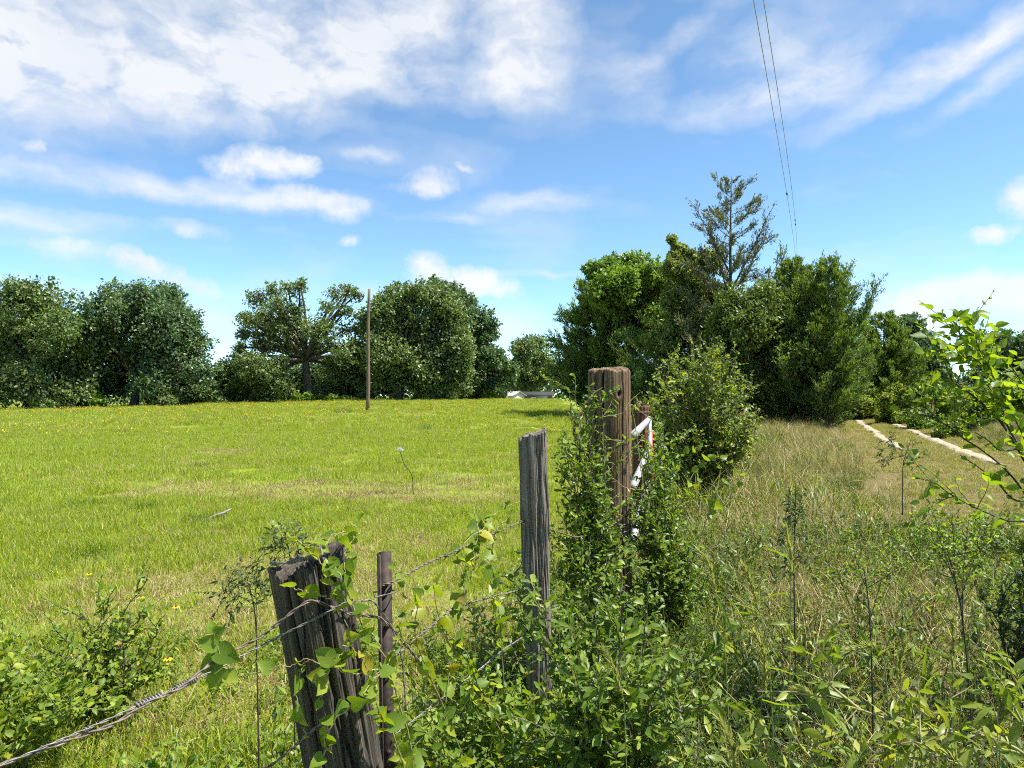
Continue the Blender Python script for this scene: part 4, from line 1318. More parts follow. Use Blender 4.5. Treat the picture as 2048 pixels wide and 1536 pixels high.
# tall brown post
b = np.array([0.60, 4.3, -0.15]); tp_ = P(1218, 740, 4.3)
post3 = root('fence_post', b, 'thick tall brown gate post with a knot and a rounded top', 'fence post', 'wooden fence posts')
timber('shaft', M['wood_brown'], post3, b, tp_, 0.127, 8, 34, 0.024, 0.05, 0.012, 400, 240, top_fn=lambda x, y: 0.014 - 0.024 * np.clip(x * x + y * y, 0, 1) ** 3 + 0.006 * np.sin(4 * x + 3 * y), bulge=0.045, wob=0.05,
       knots=((5.05, 0.93, 0.034, 0.012),))
# reddish post beyond
b = np.array([1.49, 8.2, -0.15]); tp_ = P(1281, 812, 8.2)
post4 = root('fence_post', b, 'reddish-brown gate post half hidden behind the tall brown post', 'fence post', 'wooden fence posts')
timber('shaft', M['wood_red'], post4, b, tp_, 0.095, 9, 20, 0.01, 0.06, 0.008, 160, 80)
g = Geo(); th = np.linspace(0, 2 * np.pi, 25)
g.tube(np.stack([tp_[0] + .098 * np.cos(th), tp_[1] + .098 * np.sin(th), tp_[2] - .07 + 0 * th], -1), 0.006, 5, 0, False)
g.build('wire_tie', M['rust_wire'], post4, True)

# rusty angle-iron stake
M['rust'] = plain_mat('rusty_steel', (0.02, 0.014, 0.012), 0.75, 0.2, 0.5, 40, (0.055, 0.034, 0.025))
b = P(779, 1560, 2.2); b[2] = -0.2
tp_ = P(766, 1104, 2.2)
st = root('steel_stake', b, 'narrow rusty angle-iron stake between the black post and the grey post', 'stake')
d = tp_ - b; L = np.linalg.norm(d); dz = d / L


def slab(c0, along, A, Bv, a0, a1, b0, b1, L, g):
    v = []
    for zz in (0, L):
        for (a_, b_) in ((a0, b0), (a1, b0), (a1, b1), (a0, b1)):
            v.append(c0 + along * zz + A * a_ + Bv * b_)
    g.add(v, [[0, 3, 2, 1], [4, 5, 6, 7], [0, 1, 5, 4], [1, 2, 6, 5], [2, 3, 7, 6], [3, 0, 4, 7]])


A = np.cross([0, 1, 0], dz); A /= np.linalg.norm(A); Bv = np.cross(dz, A)
ca, sa = math.cos(0.35), math.sin(0.35)
A, Bv = A * ca + Bv * sa, -A * sa + Bv * ca
g = Geo()
slab(b, dz, A, Bv, -0.012, 0.026, 0.0, 0.006, L, g)
g.build('flange', M['rust'], st)
g = Geo(); slab(b, dz, A, Bv, -0.018, -0.0125, -0.036, 0.006, L - 0.004, g)
g.build('flange', M['rust'], st)
for k in range(6):
    g = Geo(); q = b + dz * (L - 0.10 - 0.13 * k) - Bv * 0.001
    g.tube([q + A * 0.008, q + A * 0.008 - Bv * 0.007], 0.008, 8); g.build('stud', M['rust'], st)
g = Geo(); q = b + dz * (L - 0.125)
lp = np.array([[-.034, -.044], [.034, -.014], [.036, .012], [-.03, .014], [-.034, -.044]])
g.tube(np.array([q + A * u + Bv * v for u, v in lp]), 0.0022, 5, 0, False); g.build('wire_tie', M['wire'], st, True)

# white pipe gate, folded back along the fence beyond the tall post
M['gate_white'] = plain_mat('chipped_white_enamel', (0.34, 0.345, 0.35), 0.6, 0.1, 0.4, 12)
M['gate_rust'] = plain_mat('rust_streak', (0.26, 0.13, 0.07), 0.8, 0.1, 0.4, 20)
M['red_paint'] = plain_mat('faded_red_paint', (0.42, 0.06, 0.045), 0.55, 0.1, 0.35, 25)
ga, gb = np.array([0.785, 4.62, 0]), np.array([1.535, 7.95, 0])
gate = root('farm_gate', ga, 'white tubular farm gate seen edge-on behind the tall brown post', 'gate')
gd = gb - ga
for z_, r_ in ((1.335, .028), (1.0, .028), (0.66, .024)):
    g = Geo(); g.tube([ga + [0, 0, z_], gb + [0, 0, z_]], r_, 12)
    rail = g.build('rail', M['gate_white'], gate, True)
for u in (0.99,):
    g = Geo(); g.tube([ga + gd * u + [0, 0, 0.36], ga + gd * u + [0, 0, 1.335]], 0.027, 10); g.build('upright', M['gate_white'], gate, True)
g = Geo(); g.tube([gb + [0.02, .1, 0.3], gb + [0.02, .1, 1.2]], 0.04, 10); g.build('hinge_post', M['red_paint'], gate, True)
g = Geo()
zc = np.linspace(0, 1, 60)
g.tube(np.stack([gb[0] + .10 + .012 * np.sin(zc * 60), gb[1] - .15 + .012 * np.cos(zc * 60), 1.12 - .5 * zc], -1), 0.006, 5); g.build('chain', M['wire'], gate, True)


# ------------------------------------------------------------------ barbed wire
def strand(pts, n=200):
    pts = np.asarray(pts, float)
    d = np.r_[0, np.cumsum(np.linalg.norm(np.diff(pts, axis=0), axis=1))]
    u = np.linspace(0, d[-1], n)
    c = np.stack([np.interp(u, d, pts[:, k]) for k in range(3)], -1)
    ker = np.ones(9) / 9
    cp = np.vstack([np.repeat(c[:1], 4, 0), c, np.repeat(c[-1:], 4, 0)])
    return np.stack([np.convolve(cp[:, k], ker, 'valid') for k in range(3)], -1), u


def barbed(label, pts, mat, r=0.0016, pitch=0.05, barbs=(), seed=0, n=320):
    rng = np.random.default_rng(seed)
    c, u = strand(pts, n)
    o = root('barbed_wire', c[0], label, 'wire', 'barbed wire strands')
    tan = np.gradient(c, axis=0); tan /= np.linalg.norm(tan, axis=1, keepdims=True)
    a = np.cross(tan, [0, 0, 1]); a /= np.linalg.norm(a, axis=1, keepdims=True); b_ = np.cross(tan, a)
    for ph in (0, np.pi):
        w = 2 * np.pi * u / pitch + ph
        g = Geo(); g.tube(c + r * 1.1 * (a * np.cos(w)[:, None] + b_ * np.sin(w)[:, None]), r, 5, 0)
        g.build('wire', mat, o, True)
    for f in barbs:
        j = int(f * (n - 3)) + 1
        g = Geo()
        k = 22; tt = np.linspace(0, 1, k); w = tt * 2 * np.pi * 2.2
        hel = c[j] + tan[j] * ((tt - .5) * 0.016)[:, None] + 0.0046 * (a[j] * np.cos(w)[:, None] + b_[j] * np.sin(w)[:, None])
        hel = np.vstack([hel[0] + (a[j] * 0.5 + unit(1, rng)[0]) * 0.014, hel, hel[-1] + (b_[j] * 0.5 + unit(1, rng)[0]) * 0.014])
        g.tube(hel, r * 0.85, 4); g.build('barb', mat, o, True)
    return c, o


c1, w1 = barbed('galvanised barbed wire slanting up from the bottom corner to the black post',
                [P(-160, 1610, 1.22), P(0, 1532, 1.36), P(210, 1442, 1.52), P(420, 1345, 1.74), P(540, 1282, 1.87), P(640, 1232, 1.90), P(690, 1205, 1.93), P(745, 1200, 2.02), P(782, 1250, 2.1), P(805, 1320, 2.15), P(812, 1420, 2.15)],
                M['wire'], 0.0016, 0.06, (0.2, 0.33, 0.52, 0.6), 1, 420)
tan1 = c1[205] - c1[195]; tan1 /= np.linalg.norm(tan1)
for f0, f1 in ((0.27, 0.315), (0.335, 0.375)):      # wrapped splice
    i0, i1 = int(f0 * 420), int(f1 * 420)
    seg = c1[i0:i1]; k = 150
    uu = np.linspace(0, len(seg) - 1, k)
    cc = np.stack([np.interp(uu, np.arange(len(seg)), seg[:, q]) for q in range(3)], -1)
    w = np.linspace(0, 2 * np.pi * 9, k)
    a = np.cross(tan1, [0, 0, 1]); a /= np.linalg.norm(a); b_ = np.cross(tan1, a)
    g = Geo(); g.tube(cc + 0.0068 * (a * np.cos(w)[:, None] + b_ * np.sin(w)[:, None]), 0.0022, 5); g.build('wire_wrap', M['wire'], w1, True)
barbed('rusty wire running alongside the galvanised strand to the black post',
       [P(-160, 1600, 1.24), P(0, 1530, 1.37), P(230, 1448, 1.53), P(300, 1402, 1.6), P(360, 1378, 1.66), P(430, 1320, 1.76), P(520, 1275, 1.84), P(600, 1212, 1.88), P(622, 1198, 1.90), P(700, 1228, 1.96), P(760, 1235, 2.08), P(790, 1262, 2.12), P(845, 1332, 2.3)],
       M['rust_wire'], 0.0024, 0.09, (), 2, 300)
barbed('twisted wire strand from the rusty stake up to the grey post',
       [P(760, 1172, 2.17), P(790, 1163, 2.2), P(850, 1128, 2.35), P(900, 1107, 2.5), P(950, 1085, 2.65), P(1045, 1042, 3.0), P(1150, 1075, 3.7), P(1190, 1070, 4.15)],
       M['rust_wire'], 0.0022, 0.05, (0.16, 0.42, 0.63, 0.85), 3)
barbed('lower rusty strand passing behind the stake towards the grey post',
       [P(430, 1580, 1.85), P(545, 1530, 1.9), P(640, 1448, 1.92), P(700, 1402, 2.0), P(800, 1304, 2.2), P(908, 1215, 2.5), P(1000, 1190, 2.9), P(1040, 1180, 3.02)],
       M['rust_wire'], 0.0022, 0.055, (0.2, 0.45, 0.7), 4)
barbed('slack low wire strand leading to the foot of the grey post',
       [P(790, 1470, 2.2), P(900, 1385, 2.5), P(968, 1332, 2.7), P(1010, 1297, 2.85), P(1045, 1275, 3.0)], M['wire'], 0.0018, 0.05, (0.3, 0.7), 5)
# wires wrapped on the posts
g = Geo(); k = 60; tt = np.linspace(0, 1, k)
pl = np.stack([np.interp(tt, [0, .2, .6, 1], P(x_, y_, d_)) if False else np.interp(tt, [0, .25, .6, 1], [P(541, 1125, 1.905)[q], P(568, 1126, 1.88)[q], P(610, 1118, 1.885)[q], P(645, 1106, 1.905)[q]]) for q in range(3)], -1)
g.tube(pl, 0.0034, 6); g.build('top_wire', M['wire'], post1, True)
g = Geo(); w = np.linspace(0, 2 * np.pi * 14, 160); u2 = np.linspace(0.3, 1, 160)
cc = np.stack([np.interp(u2, tt, pl[:, q]) for q in range(3)], -1)
g.tube(cc + np.stack([0 * w, .0055 * np.cos(w), .0055 * np.sin(w)], -1), 0.0016, 4); g.build('wire_wrap', M['wire'], post1, True)
for z_, ph in ((0.845, 0.0), (0.80, 1.0)):
    g = Geo(); th = np.linspace(0, 2 * np.pi, 48)
    g.tube(np.stack([0.592 + .137 * np.cos(th), 4.3 + .137 * np.sin(th), z_ + .012 * np.sin(th * 2 + ph) + .008 * np.cos(th)], -1), 0.0035, 5, 0, False)
    g.build('wire_tie', M['wire'], post3, True)

# ------------------------------------------------------------------ near plants, leaf by leaf
def tpl_variant(kind, k):
    v, q, t = TPL[kind]
    v = v.copy()
    bend = (0.0, 0.35, -0.25)[k]; tw = (0.0, 0.5, -0.6)[k]
    x = v[:, 0].copy()
    v[:, 2] -= bend * x * x * 0.6
    v[:, 2] += tw * v[:, 1] * x
    return v, q, t


LEAF_MESH = {}


def leaf_mesh(kind, k, mat):
    key = (kind, k, mat.name)
    if key not in LEAF_MESH:
        v, q, t = tpl_variant(kind, k)
        LEAF_MESH[key] = mesh_np('leaf_' + kind, v, q, t, [mat], None, True)
    return LEAF_MESH[key]


def spline(pts, n):
    """smooth curve through points (Catmull-Rom)"""
    p = np.asarray(pts, float)
    p = np.vstack([2 * p[0] - p[1], p, 2 * p[-1] - p[-2]])
    out = []
    m = len(p) - 3
    for u in np.linspace(0, m - 1e-6, n):
        i = int(u); t = u - i
        a, b, c, d = p[i], p[i + 1], p[i + 2], p[i + 3]
        out.append(0.5 * (2 * b + (c - a) * t + (2 * a - 5 * b + 4 * c - d) * t * t + (3 * b - a - 3 * c + d) * t ** 3))
    return np.array(out)


class Plant:
    def __init__(self, name, label, cat, base, kind, mat, size, seed, stem='twig', group=None, jit=0.35, upn=0.8):
        self.rng = np.random.default_rng(seed)
        self.root = root(name, base, label, cat, group)
        self.kind, self.mat, self.size, self.stem = kind, mat, size, stem
        self.wood = Geo(); self.L = []; self.jit, self.upn = jit, upn

    def stemline(self, pl, r0, r1=None, k=5):
        self.wood.tube(pl, np.linspace(r0, r0 * 0.3 if r1 is None else r1, len(pl)), k, 0, False)

    def leaf(self, pos, along, normal, size, kind=None, mat=None):
        self.L.append((np.array(pos, float), np.array(along, float), np.array(normal, float), size, kind or self.kind, mat or self.mat))

    def leafy(self, pl, spacing, t0=0.1, t1=1.0, splay=1.0, fasc=1, size=None, tipsmall=0.35, gap=0.0, yellow=0.0, ymat=None):
        """leaves alternate along a stem"""
        rng = self.rng
        seg = np.linalg.norm(np.diff(pl, axis=0), axis=1)
        d = np.r_[0, np.cumsum(seg)]
        u = t0 * d[-1]
        side = 1
        while u < t1 * d[-1]:
            p = np.array([np.interp(u, d, pl[:, k]) for k in range(3)])
            q = np.array([np.interp(min(u + 0.01, d[-1]), d, pl[:, k]) for k in range(3)]) - np.array([np.interp(max(u - 0.01, 0), d, pl[:, k]) for k in range(3)])
            tn = q / (np.linalg.norm(q) + 1e-9)
            lat = np.cross(tn, [0, 0, 1.0]) + rng.normal(0, 0.25, 3)
            lat /= np.linalg.norm(lat) + 1e-9
            f = u / d[-1]
            if rng.uniform() >= gap:
                for _ in range(fasc):
                    al = tn * rng.uniform(0.2, 0.8) + lat * side * splay * rng.uniform(0.5, 1.1) + rng.normal(0, self.jit, 3)
                    nr = np.array([0, 0, self.upn]) + np.array([0.25, -0.15, 0]) + rng.normal(0, 0.45, 3)
                    sz = (size or self.size) * rng.uniform(0.45, 1.35) * (1 - tipsmall * max(0, f - 0.6) / 0.4)
                    m = ymat if (ymat is not None and rng.uniform() < yellow) else None
                    self.leaf(p + rng.normal(0, 0.002, 3), al, nr, sz, None, m)
            side = -side
            u += spacing * rng.uniform(0.6, 1.4)

    def shoot(self, st, dr, L, r, n=9, wob=0.12, up=0.25):
        rng = self.rng
        d = np.array(dr, float); d /= np.linalg.norm(d)
        p = np.array(st, float); out = [p.copy()]
        for i in range(n - 1):
            d = d + rng.normal(0, wob, 3) + np.array([0, 0, up]) / n
            d /= np.linalg.norm(d)
            p = p + d * L / (n - 1)
            out.append(p.copy())
        pl = np.array(out)
        self.stemline(pl, r)
        return pl

    def finish(self, nobj=150, stemname='stem'):
        org = np.array(self.root.location)
        self.wood.build(stemname, M[self.stem], self.root, True)
        eye = np.array([0, 0, EYE])

        def show(l):      # how large it stands in view
            p = l[0] - eye
            inside = (p[1] > 0.3) and abs(p[0] / p[1]) < 0.735 and -0.55 < p[2] / p[1] < 0.56
            return (l[3] / max(p[1], 0.3)) * (1 if inside else 0.2)
        self.L.sort(key=show, reverse=True)
        rng = self.rng
        for l in self.L[:nobj]:
            pos, al, nr, sz, kind, mat = l
            X, Y, Z = frames(al[None], nr[None])
            o = bpy.data.objects.new('leaf', leaf_mesh(kind, int(rng.integers(0, 3)), mat))
            mw = Matrix.Identity(4)
            for r_ in range(3):
                mw[r_][0], mw[r_][1], mw[r_][2], mw[r_][3] = X[0][r_] * sz, Y[0][r_] * sz, Z[0][r_] * sz, pos[r_] - org[r_]
            o.parent = self.root
            o.matrix_basis = mw
            COL.objects.link(o)
        rest = self.L[nobj:]
        if rest:
            g = Geo(); mats = []
            for l in rest:
                if l[5] not in mats: mats.append(l[5])
            for mi_, m_ in enumerate(mats):
                for kd in {l[4] for l in rest if l[5] is m_}:
                    sel = [l for l in rest if l[5] is m_ and l[4] == kd]
                    var = rng.integers(0, 3, len(sel))
                    for vk in range(3):
                        s2 = [l for l, v_ in zip(sel, var) if v_ == vk]
                        if s2:
                            g.leaves(tpl_variant(kd, vk), np.array([l[0] for l in s2]), np.array([l[1] for l in s2]), np.array([l[2] for l in s2]), np.array([l[3] for l in s2]), mi_)
            o = g.build('foliage', mats, self.root, True)
            o['kind'] = 'stuff'
        return self.root


def pix(lst, n=24):
    return spline([P(*a) for a in lst], n)


YB = M['brier_yellow']
# --- greenbrier over the black post
v = Plant('brier_vine', 'heart-leaved green vine scrambling over the black leaning post', 'vine', (-0.33, 1.95, 0), 'heart', M['brier'], 0.047, 101, 'vine_stem', 'climbing vines', 0.5, 0.5)
paths = [[(835, 1640, 2.05), (812, 1450, 2.0), (775, 1330, 1.93), (735, 1260, 1.88), (690, 1200, 1.84), (655, 1150, 1.84), (632, 1108, 1.86), (600, 1085, 1.9), (560, 1062, 1.95), (538, 1040, 2.0)],
         [(700, 1205, 1.84), (690, 1130, 1.88), (700, 1085, 1.95), (725, 1060, 2.0)],
         [(640, 1110, 1.86), (660, 1075, 1.92), (690, 1062, 1.98), (715, 1045, 2.02)],
         [(780, 1340, 1.93), (700, 1345, 1.83), (650, 1330, 1.82), (615, 1318, 1.82), (590, 1330, 1.82), (550, 1335, 1.8), (490, 1352, 1.78)],
         [(612, 1320, 1.82), (598, 1350, 1.82), (590, 1390, 1.83), (602, 1440, 1.84), (612, 1475, 1.85)],
         [(735, 1262, 1.88), (690, 1300, 1.83), (665, 1330, 1.82), (640, 1380, 1.82), (640, 1420, 1.82)],
         [(640, 1640, 1.85), (650, 1480, 1.82), (690, 1420, 1.82), (740, 1370, 1.86), (780, 1320, 1.92), (800, 1270, 1.97)],
         [(690, 1200, 1.84), (640, 1190, 1.83), (600, 1180, 1.84), (565, 1172, 1.86)],
         [(760, 1290, 1.9), (720, 1240, 1.86), (690, 1170, 1.84), (660, 1120, 1.86)],
         [(775, 1330, 1.93), (800, 1250, 1.97), (810, 1180, 2.02), (790, 1130, 2.08)],
         [(830, 1640, 2.0), (790, 1480, 1.95), (760, 1420, 1.9), (730, 1330, 1.86), (700, 1290, 1.84), (690, 1240, 1.83)]]
for i, pth in enumerate(paths):
    pl = pix(pth, 30)
    pl += v.rng.normal(0, 0.003, pl.shape)
    v.stemline(pl, 0.0026 if i in (0, 6, 10) else 0.0018, 0.0011)
    v.leafy(pl, 0.026 if i not in (3, 4, 7) else 0.055, 0.12, 1.0, 1.0, 1, None, 0.35, 0.12, 0.06, YB)
v.finish(240)

# --- greenbrier between stake and grey post
v = Plant('brier_vine', 'yellow-green vine hanging on the wire between the stake and the grey post', 'vine', (-0.12, 2.5, 0), 'heart', M['brier'], 0.05, 102, 'vine_stem', 'climbing vines', 0.5, 0.5)
paths = [[(870, 1640, 2.4), (890, 1420, 2.4), (905, 1300, 2.45), (925, 1200, 2.5), (940, 1120, 2.55), (965, 1060, 2.65), (1000, 1020, 2.8), (1040, 1003, 2.92)],
         [(925, 1200, 2.5), (950, 1130, 2.58), (960, 1080, 2.62), (950, 1030, 2.66), (945, 1000, 2.7)],
         [(1010, 1400, 2.75), (1000, 1250, 2.75), (990, 1160, 2.75), (985, 1090, 2.78), (1000, 1050, 2.82), (1035, 1030, 2.9)],
         [(940, 1120, 2.55), (960, 1110, 2.58), (980, 1125, 2.6), (990, 1160, 2.62)],
         [(905, 1300, 2.45), (880, 1240, 2.4), (870, 1180, 2.38), (890, 1130, 2.42)],
         [(890, 1420, 2.4), (850, 1330, 2.3), (830, 1260, 2.25), (840, 1200, 2.25), (860, 1160, 2.3)],
         [(965, 1060, 2.65), (940, 1075, 2.6), (915, 1110, 2.55), (930, 1160, 2.5)],
         [(1020, 1500, 2.7), (960, 1380, 2.6), (930, 1300, 2.5), (880, 1260, 2.4)],
         [(1000, 1020, 2.8), (975, 1040, 2.75), (950, 1070, 2.68), (960, 1110, 2.64)]]
for i, pth in enumerate(paths):
    pl = pix(pth, 30)
    v.stemline(pl, 0.0026, 0.0011)
    v.leafy(pl, 0.030, 0.25, 1.0, 1.0, 1, None, 0.3, 0.05, 0.10, YB)
v.finish(200)

v = Plant('brier_vine', 'small sprig of heart leaves rising from the slanting wire', 'vine', P(440, 1345, 1.75), 'heart', M['brier'], 0.055, 103, 'vine_stem', 'climbing vines', 0.3, 0.3)
pl = pix([(445, 1345, 1.75), (440, 1310, 1.75), (433, 1285, 1.76), (428, 1262, 1.77)], 12)
v.stemline(pl, 0.0016)
for (px, py, ax_, az_, s_) in ((440, 1318, -1, -.6, .06), (436, 1300, 1, -.4, .062), (434, 1290, -1, .3, .05), (430, 1268, .8, .5, .035), (444, 1335, -.6, -1, .06), (428, 1262, -.4, .9, .03), (452, 1348, 1, -.5, .04)):
    v.leaf(P(px, py, 1.755), (ax_, -.2, az_), (0.2, -1, .4), s_)
v.finish(20)

v = Plant('brier_vine', 'dark heart-leaved vine trailing over the grass beside the gate', 'vine', (1.75, 5.2, 0), 'heart', M['brier'], 0.07, 104, 'vine_stem', 'climbing vines', 0.4, 0.4)
for pth in ([(1290, 1100, 5.0), (1320, 1000, 5.0), (1350, 930, 5.1), (1380, 900, 5.1), (1420, 890, 5.1)],
            [(1350, 1050, 5.0), (1380, 960, 5.0), (1410, 920, 5.1), (1450, 920, 5.0), (1480, 950, 5.0), (1475, 975, 5.0)],
            [(1300, 1050, 4.9), (1320, 960, 4.9), (1335, 900, 4.9), (1310, 880, 4.9)],
            [(1310, 1100, 4.8), (1340, 1020, 4.8), (1380, 980, 4.8), (1400, 960, 4.8)],
            [(1400, 1080, 4.9), (1430, 990, 4.9), (1450, 960, 4.9)]):
    pl = pix(pth, 24); v.stemline(pl, 0.003, 0.0015); v.leafy(pl, 0.045, 0.25, 1, 1.0, 1)
v.finish(120)


# --- bumelia-like shrub round the tall post
def bush(name, label, base, n, hgt, spread, kind, mat, size, seed, nobj, stem='twig', spacing=0.02, twigs=7, twigL=0.22, fasc=1, up=0.5, group='shrubs growing in the fence line', r0=0.006, cone=0.75, yl=0.02, squash=(1, 1), targets=None, upn=0.8, keep=None):
    v = Plant(name, label, 'shrub', base, kind, mat, size, seed, stem, group, 0.35, upn)
    rng = v.rng
    base = np.asarray(base, float)
    tg = targets
    for i in range(n if tg is None else len(tg)):
        if tg is None:
            a = rng.uniform(0, 2 * np.pi)
            rr = spread * math.sqrt(rng.uniform())
            end = base + [math.cos(a) * rr * squash[0], math.sin(a) * rr * squash[1], hgt * rng.uniform(0.45, 1.0) * (1 - 0.35 * (rr / spread) ** 2)]
        else:
            end = P(*tg[i])
        st = base + np.array([rng.normal(0, .05), rng.normal(0, .05), 0])
        mid = st * 0.5 + end * 0.5 + np.array([rng.normal(0, .05), rng.normal(0, .05), 0.10 * (end[2] - st[2])]) - (end - st) * np.array([.18, .18, 0])
        pl = bezier(st, mid, end, 14) + rng.normal(0, 0.006, (14, 3))
        v.stemline(pl, r0, r0 * 0.3)
        v.leafy(pl, spacing * 1.2, 0.3, 1.0, 1.0, fasc)
        for j in range(twigs):
            u = rng.uniform(0.22, 0.97); k = int(u * 13)
            tn = pl[min(k + 1, 13)] - pl[max(k - 1, 0)]
            tn /= np.linalg.norm(tn) + 1e-9
            d = tn * 0.6 + unit(1, rng)[0] * cone + [0, 0, 0.3]
            q = v.shoot(pl[k], d, twigL * rng.uniform(0.5, 1.3), r0 * 0.45, 7, 0.16, up)
            v.leafy(q, spacing, 0.1, 1.0, 1.0, fasc, None, 0.35, 0.05, yl, YB)
    if keep is not None:
        v.L = [l for l in v.L if keep(l[0])]
    v.finish(nobj)
    return v


def ground(x, y):
    return (x, y, float(H(x, y)))


bush('thorny_shrub', 'glossy small-leaved shrub climbing the meadow side of the tall brown post', ground(0.50, 4.02), 0, 1.3, .3, 'spat', M['bumelia'], 0.046, 111, 290,
     spacing=0.020, twigs=8, twigL=0.20, fasc=2, targets=[(1135, 780, 4.0), (1185, 800, 4.02), (1128, 860, 3.95), (1160, 850, 4.0), (1195, 930, 4.0), (1130, 960, 3.9), (1110, 1060, 3.85), (1165, 1080, 3.85), (1195, 1020, 3.95), (1145, 1110, 3.8), (1190, 1140, 3.85), (1235, 1150, 3.9), (1230, 1080, 4.0), (1210, 850, 4.05), (1100, 1120, 3.8), (1150, 752, 4.0), (1140, 830, 4.0), (1165, 790, 4.05), (1205, 790, 4.02), (1120, 900, 3.95), (1150, 930, 3.9), (1180, 870, 3.98),
                                                          (1110, 1000, 3.9), (1140, 1040, 3.85), (1175, 1010, 3.95), (1200, 1090, 3.95), (1125, 1120, 3.85), (1160, 1170, 3.8), (1210, 1180, 3.8), (1100, 1180, 3.8), (1180, 940, 3.95)])
bush('thorny_shrub', 'lighter small-leaved shrub on the gate side of the tall brown post', ground(0.98, 4.35), 0, 1.3, .3, 'spat', M['bumelia'], 0.046, 112, 200,
     spacing=0.020, twigs=7, twigL=0.2, fasc=2, targets=[(1345, 930, 4.5), (1300, 980, 4.3), (1270, 1060, 4.15), (1350, 1000, 4.4), (1320, 1060, 4.2), (1290, 1140, 4.0), (1350, 1130, 4.1), (1400, 1080, 4.3), (1420, 1140, 4.1), (1315, 838, 4.5), (1325, 855, 4.5), (1300, 885, 4.4), (1325, 940, 4.45), (1285, 1010, 4.2), (1282, 960, 4.25), (1275, 1040, 4.15), (1290, 900, 4.4), (1272, 890, 4.3), (1290, 870, 4.35), (1295, 915, 4.4), (1278, 945, 4.3), (1300, 960, 4.35), (1280, 985, 4.2), (1268, 1000, 4.15), (1292, 1040, 4.2), (1285, 930, 4.3), (1330, 1010, 4.3), (1300, 1080, 4.2), (1360, 1060, 4.3), (1330, 1120, 4.1), (1280, 1130, 4.1), (1380, 1120, 4.2)])
# sparse shoots crossing the face of the tall post
v = Plant('thorny_shrub', 'thin pale shoots crossing the front of the tall brown post', 'shrub', ground(0.45, 3.9), 'spat', M['bumelia'], 0.042, 113, 'vine_stem', 'shrubs growing in the fence line')
for pth in ([(1130, 1300, 3.9), (1150, 1100, 3.95), (1160, 900, 4.02), (1180, 845, 4.05), (1215, 832, 4.08), (1245, 826, 4.1), (1258, 805, 4.12), (1280, 785, 4.15)],
            [(1140, 1250, 3.9), (1165, 1000, 4.0), (1180, 870, 4.05), (1205, 870, 4.08), (1225, 880, 4.1), (1245, 882, 4.1)],
            [(1160, 1250, 3.9), (1185, 1050, 4.0), (1205, 960, 4.05), (1230, 930, 4.1), (1255, 912, 4.12), (1290, 870, 4.2)],
            [(1165, 1250, 3.9), (1190, 1060, 3.98), (1215, 960, 4.05), (1250, 975, 4.1), (1285, 980, 4.12)],
            [(1150, 1200, 3.9), (1170, 960, 4.0), (1195, 905, 4.06), (1210, 900, 4.08)], [(1170, 1250, 3.9), (1195, 1100, 4.0), (1215, 1020, 4.05), (1235, 990, 4.08), (1250, 1010, 4.1)], [(1150, 1150, 3.9), (1180, 980, 4.0), (1200, 940, 4.05), (1222, 925, 4.08), (1240, 945, 4.1)], [(1140, 1000, 3.9), (1165, 830, 4.0), (1185, 790, 4.05), (1205, 775, 4.08)],
            [(1290, 1000, 4.1), (1270, 850, 4.12), (1262, 810, 4.12), (1290, 830, 4.2), (1320, 850, 4.3)]):
    pl = pix(pth, 26); v.stemline(pl, 0.003, 0.0014); v.leafy(pl, 0.045, 0.35, 1.0, 1.0, 2, None, 0.2, 0.25, 0.03, YB)
v.finish(110)

bush('broad_shrub', 'dark mass of leafy shrub behind the grey post foot', ground(0.28, 3.55), 26, 0.95, 0.55, 'ovate', M['bumelia'], 0.042, 114, 200, spacing=0.021, twigs=9, twigL=0.22, fasc=1, squash=(1.0, 0.7))
bush('broad_shrub', 'leafy shrub in front of the grey post with long glossy leaves', ground(0.36, 2.35), 0, 0.9, .5, 'spat', M['bumelia'], 0.052, 115, 290, spacing=0.018, twigs=8, twigL=0.2, fasc=2,
     targets=[(1045, 1160, 2.5), (1080, 1270, 2.4), (1040, 1240, 2.5), (1130, 1270, 2.4), (1190, 1230, 2.5), (1240, 1210, 2.5), (1235, 1280, 2.3), (1150, 1340, 2.2), (1080, 1380, 2.2), (1200, 1370, 2.2), (1270, 1330, 2.3),
              (1290, 1270, 2.5), (1330, 1350, 2.3), (1120, 1440, 2.1), (1220, 1450, 2.1), (1310, 1440, 2.2), (1380, 1400, 2.3), (1400, 1310, 2.5), (1050, 1470, 2.2)])
bush('broad_shrub', 'bright leafy weeds at the foot of the rusty stake', ground(-0.12, 2.35), 20, 0.74, 0.42, 'ovate', M['brier'], 0.048, 116, 220, 'green_stem', 0.024, 7, 0.18, 1, squash=(1, .7), yl=0.04)
bush('broad_shrub', 'low bright weeds between the stake and the grey post foot', ground(0.02, 2.75), 16, 0.62, 0.38, 'ovate', M['weed'], 0.042, 117, 160, 'green_stem', 0.024, 7, 0.17, 1, squash=(1, .8))
bush('broad_shrub', 'round leafy bush in the meadow corner beside the slanting wire', ground(-2.0, 3.5), 26, 0.66, 0.34, 'ovate', M['weed'], 0.034, 118, 260, 'dark_twig', 0.019, 9, 0.17, 1, yl=0.02)
bush('broad_shrub', 'bright yellow-green bush cut by the lower corner of the picture', ground(-2.1, 2.9), 30, 0.66, 0.5, 'ovate', M['brier'], 0.040, 119, 260, 'green_stem', 0.021, 9, 0.2, 1, yl=0.05)
bush('broad_shrub', 'low weeds under the slanting barbed wire', ground(-1.12, 2.45), 14, 0.40, 0.5, 'ovate', M['weed'], 0.036, 120, 160, 'green_stem', 0.022, 7, 0.15, 1)
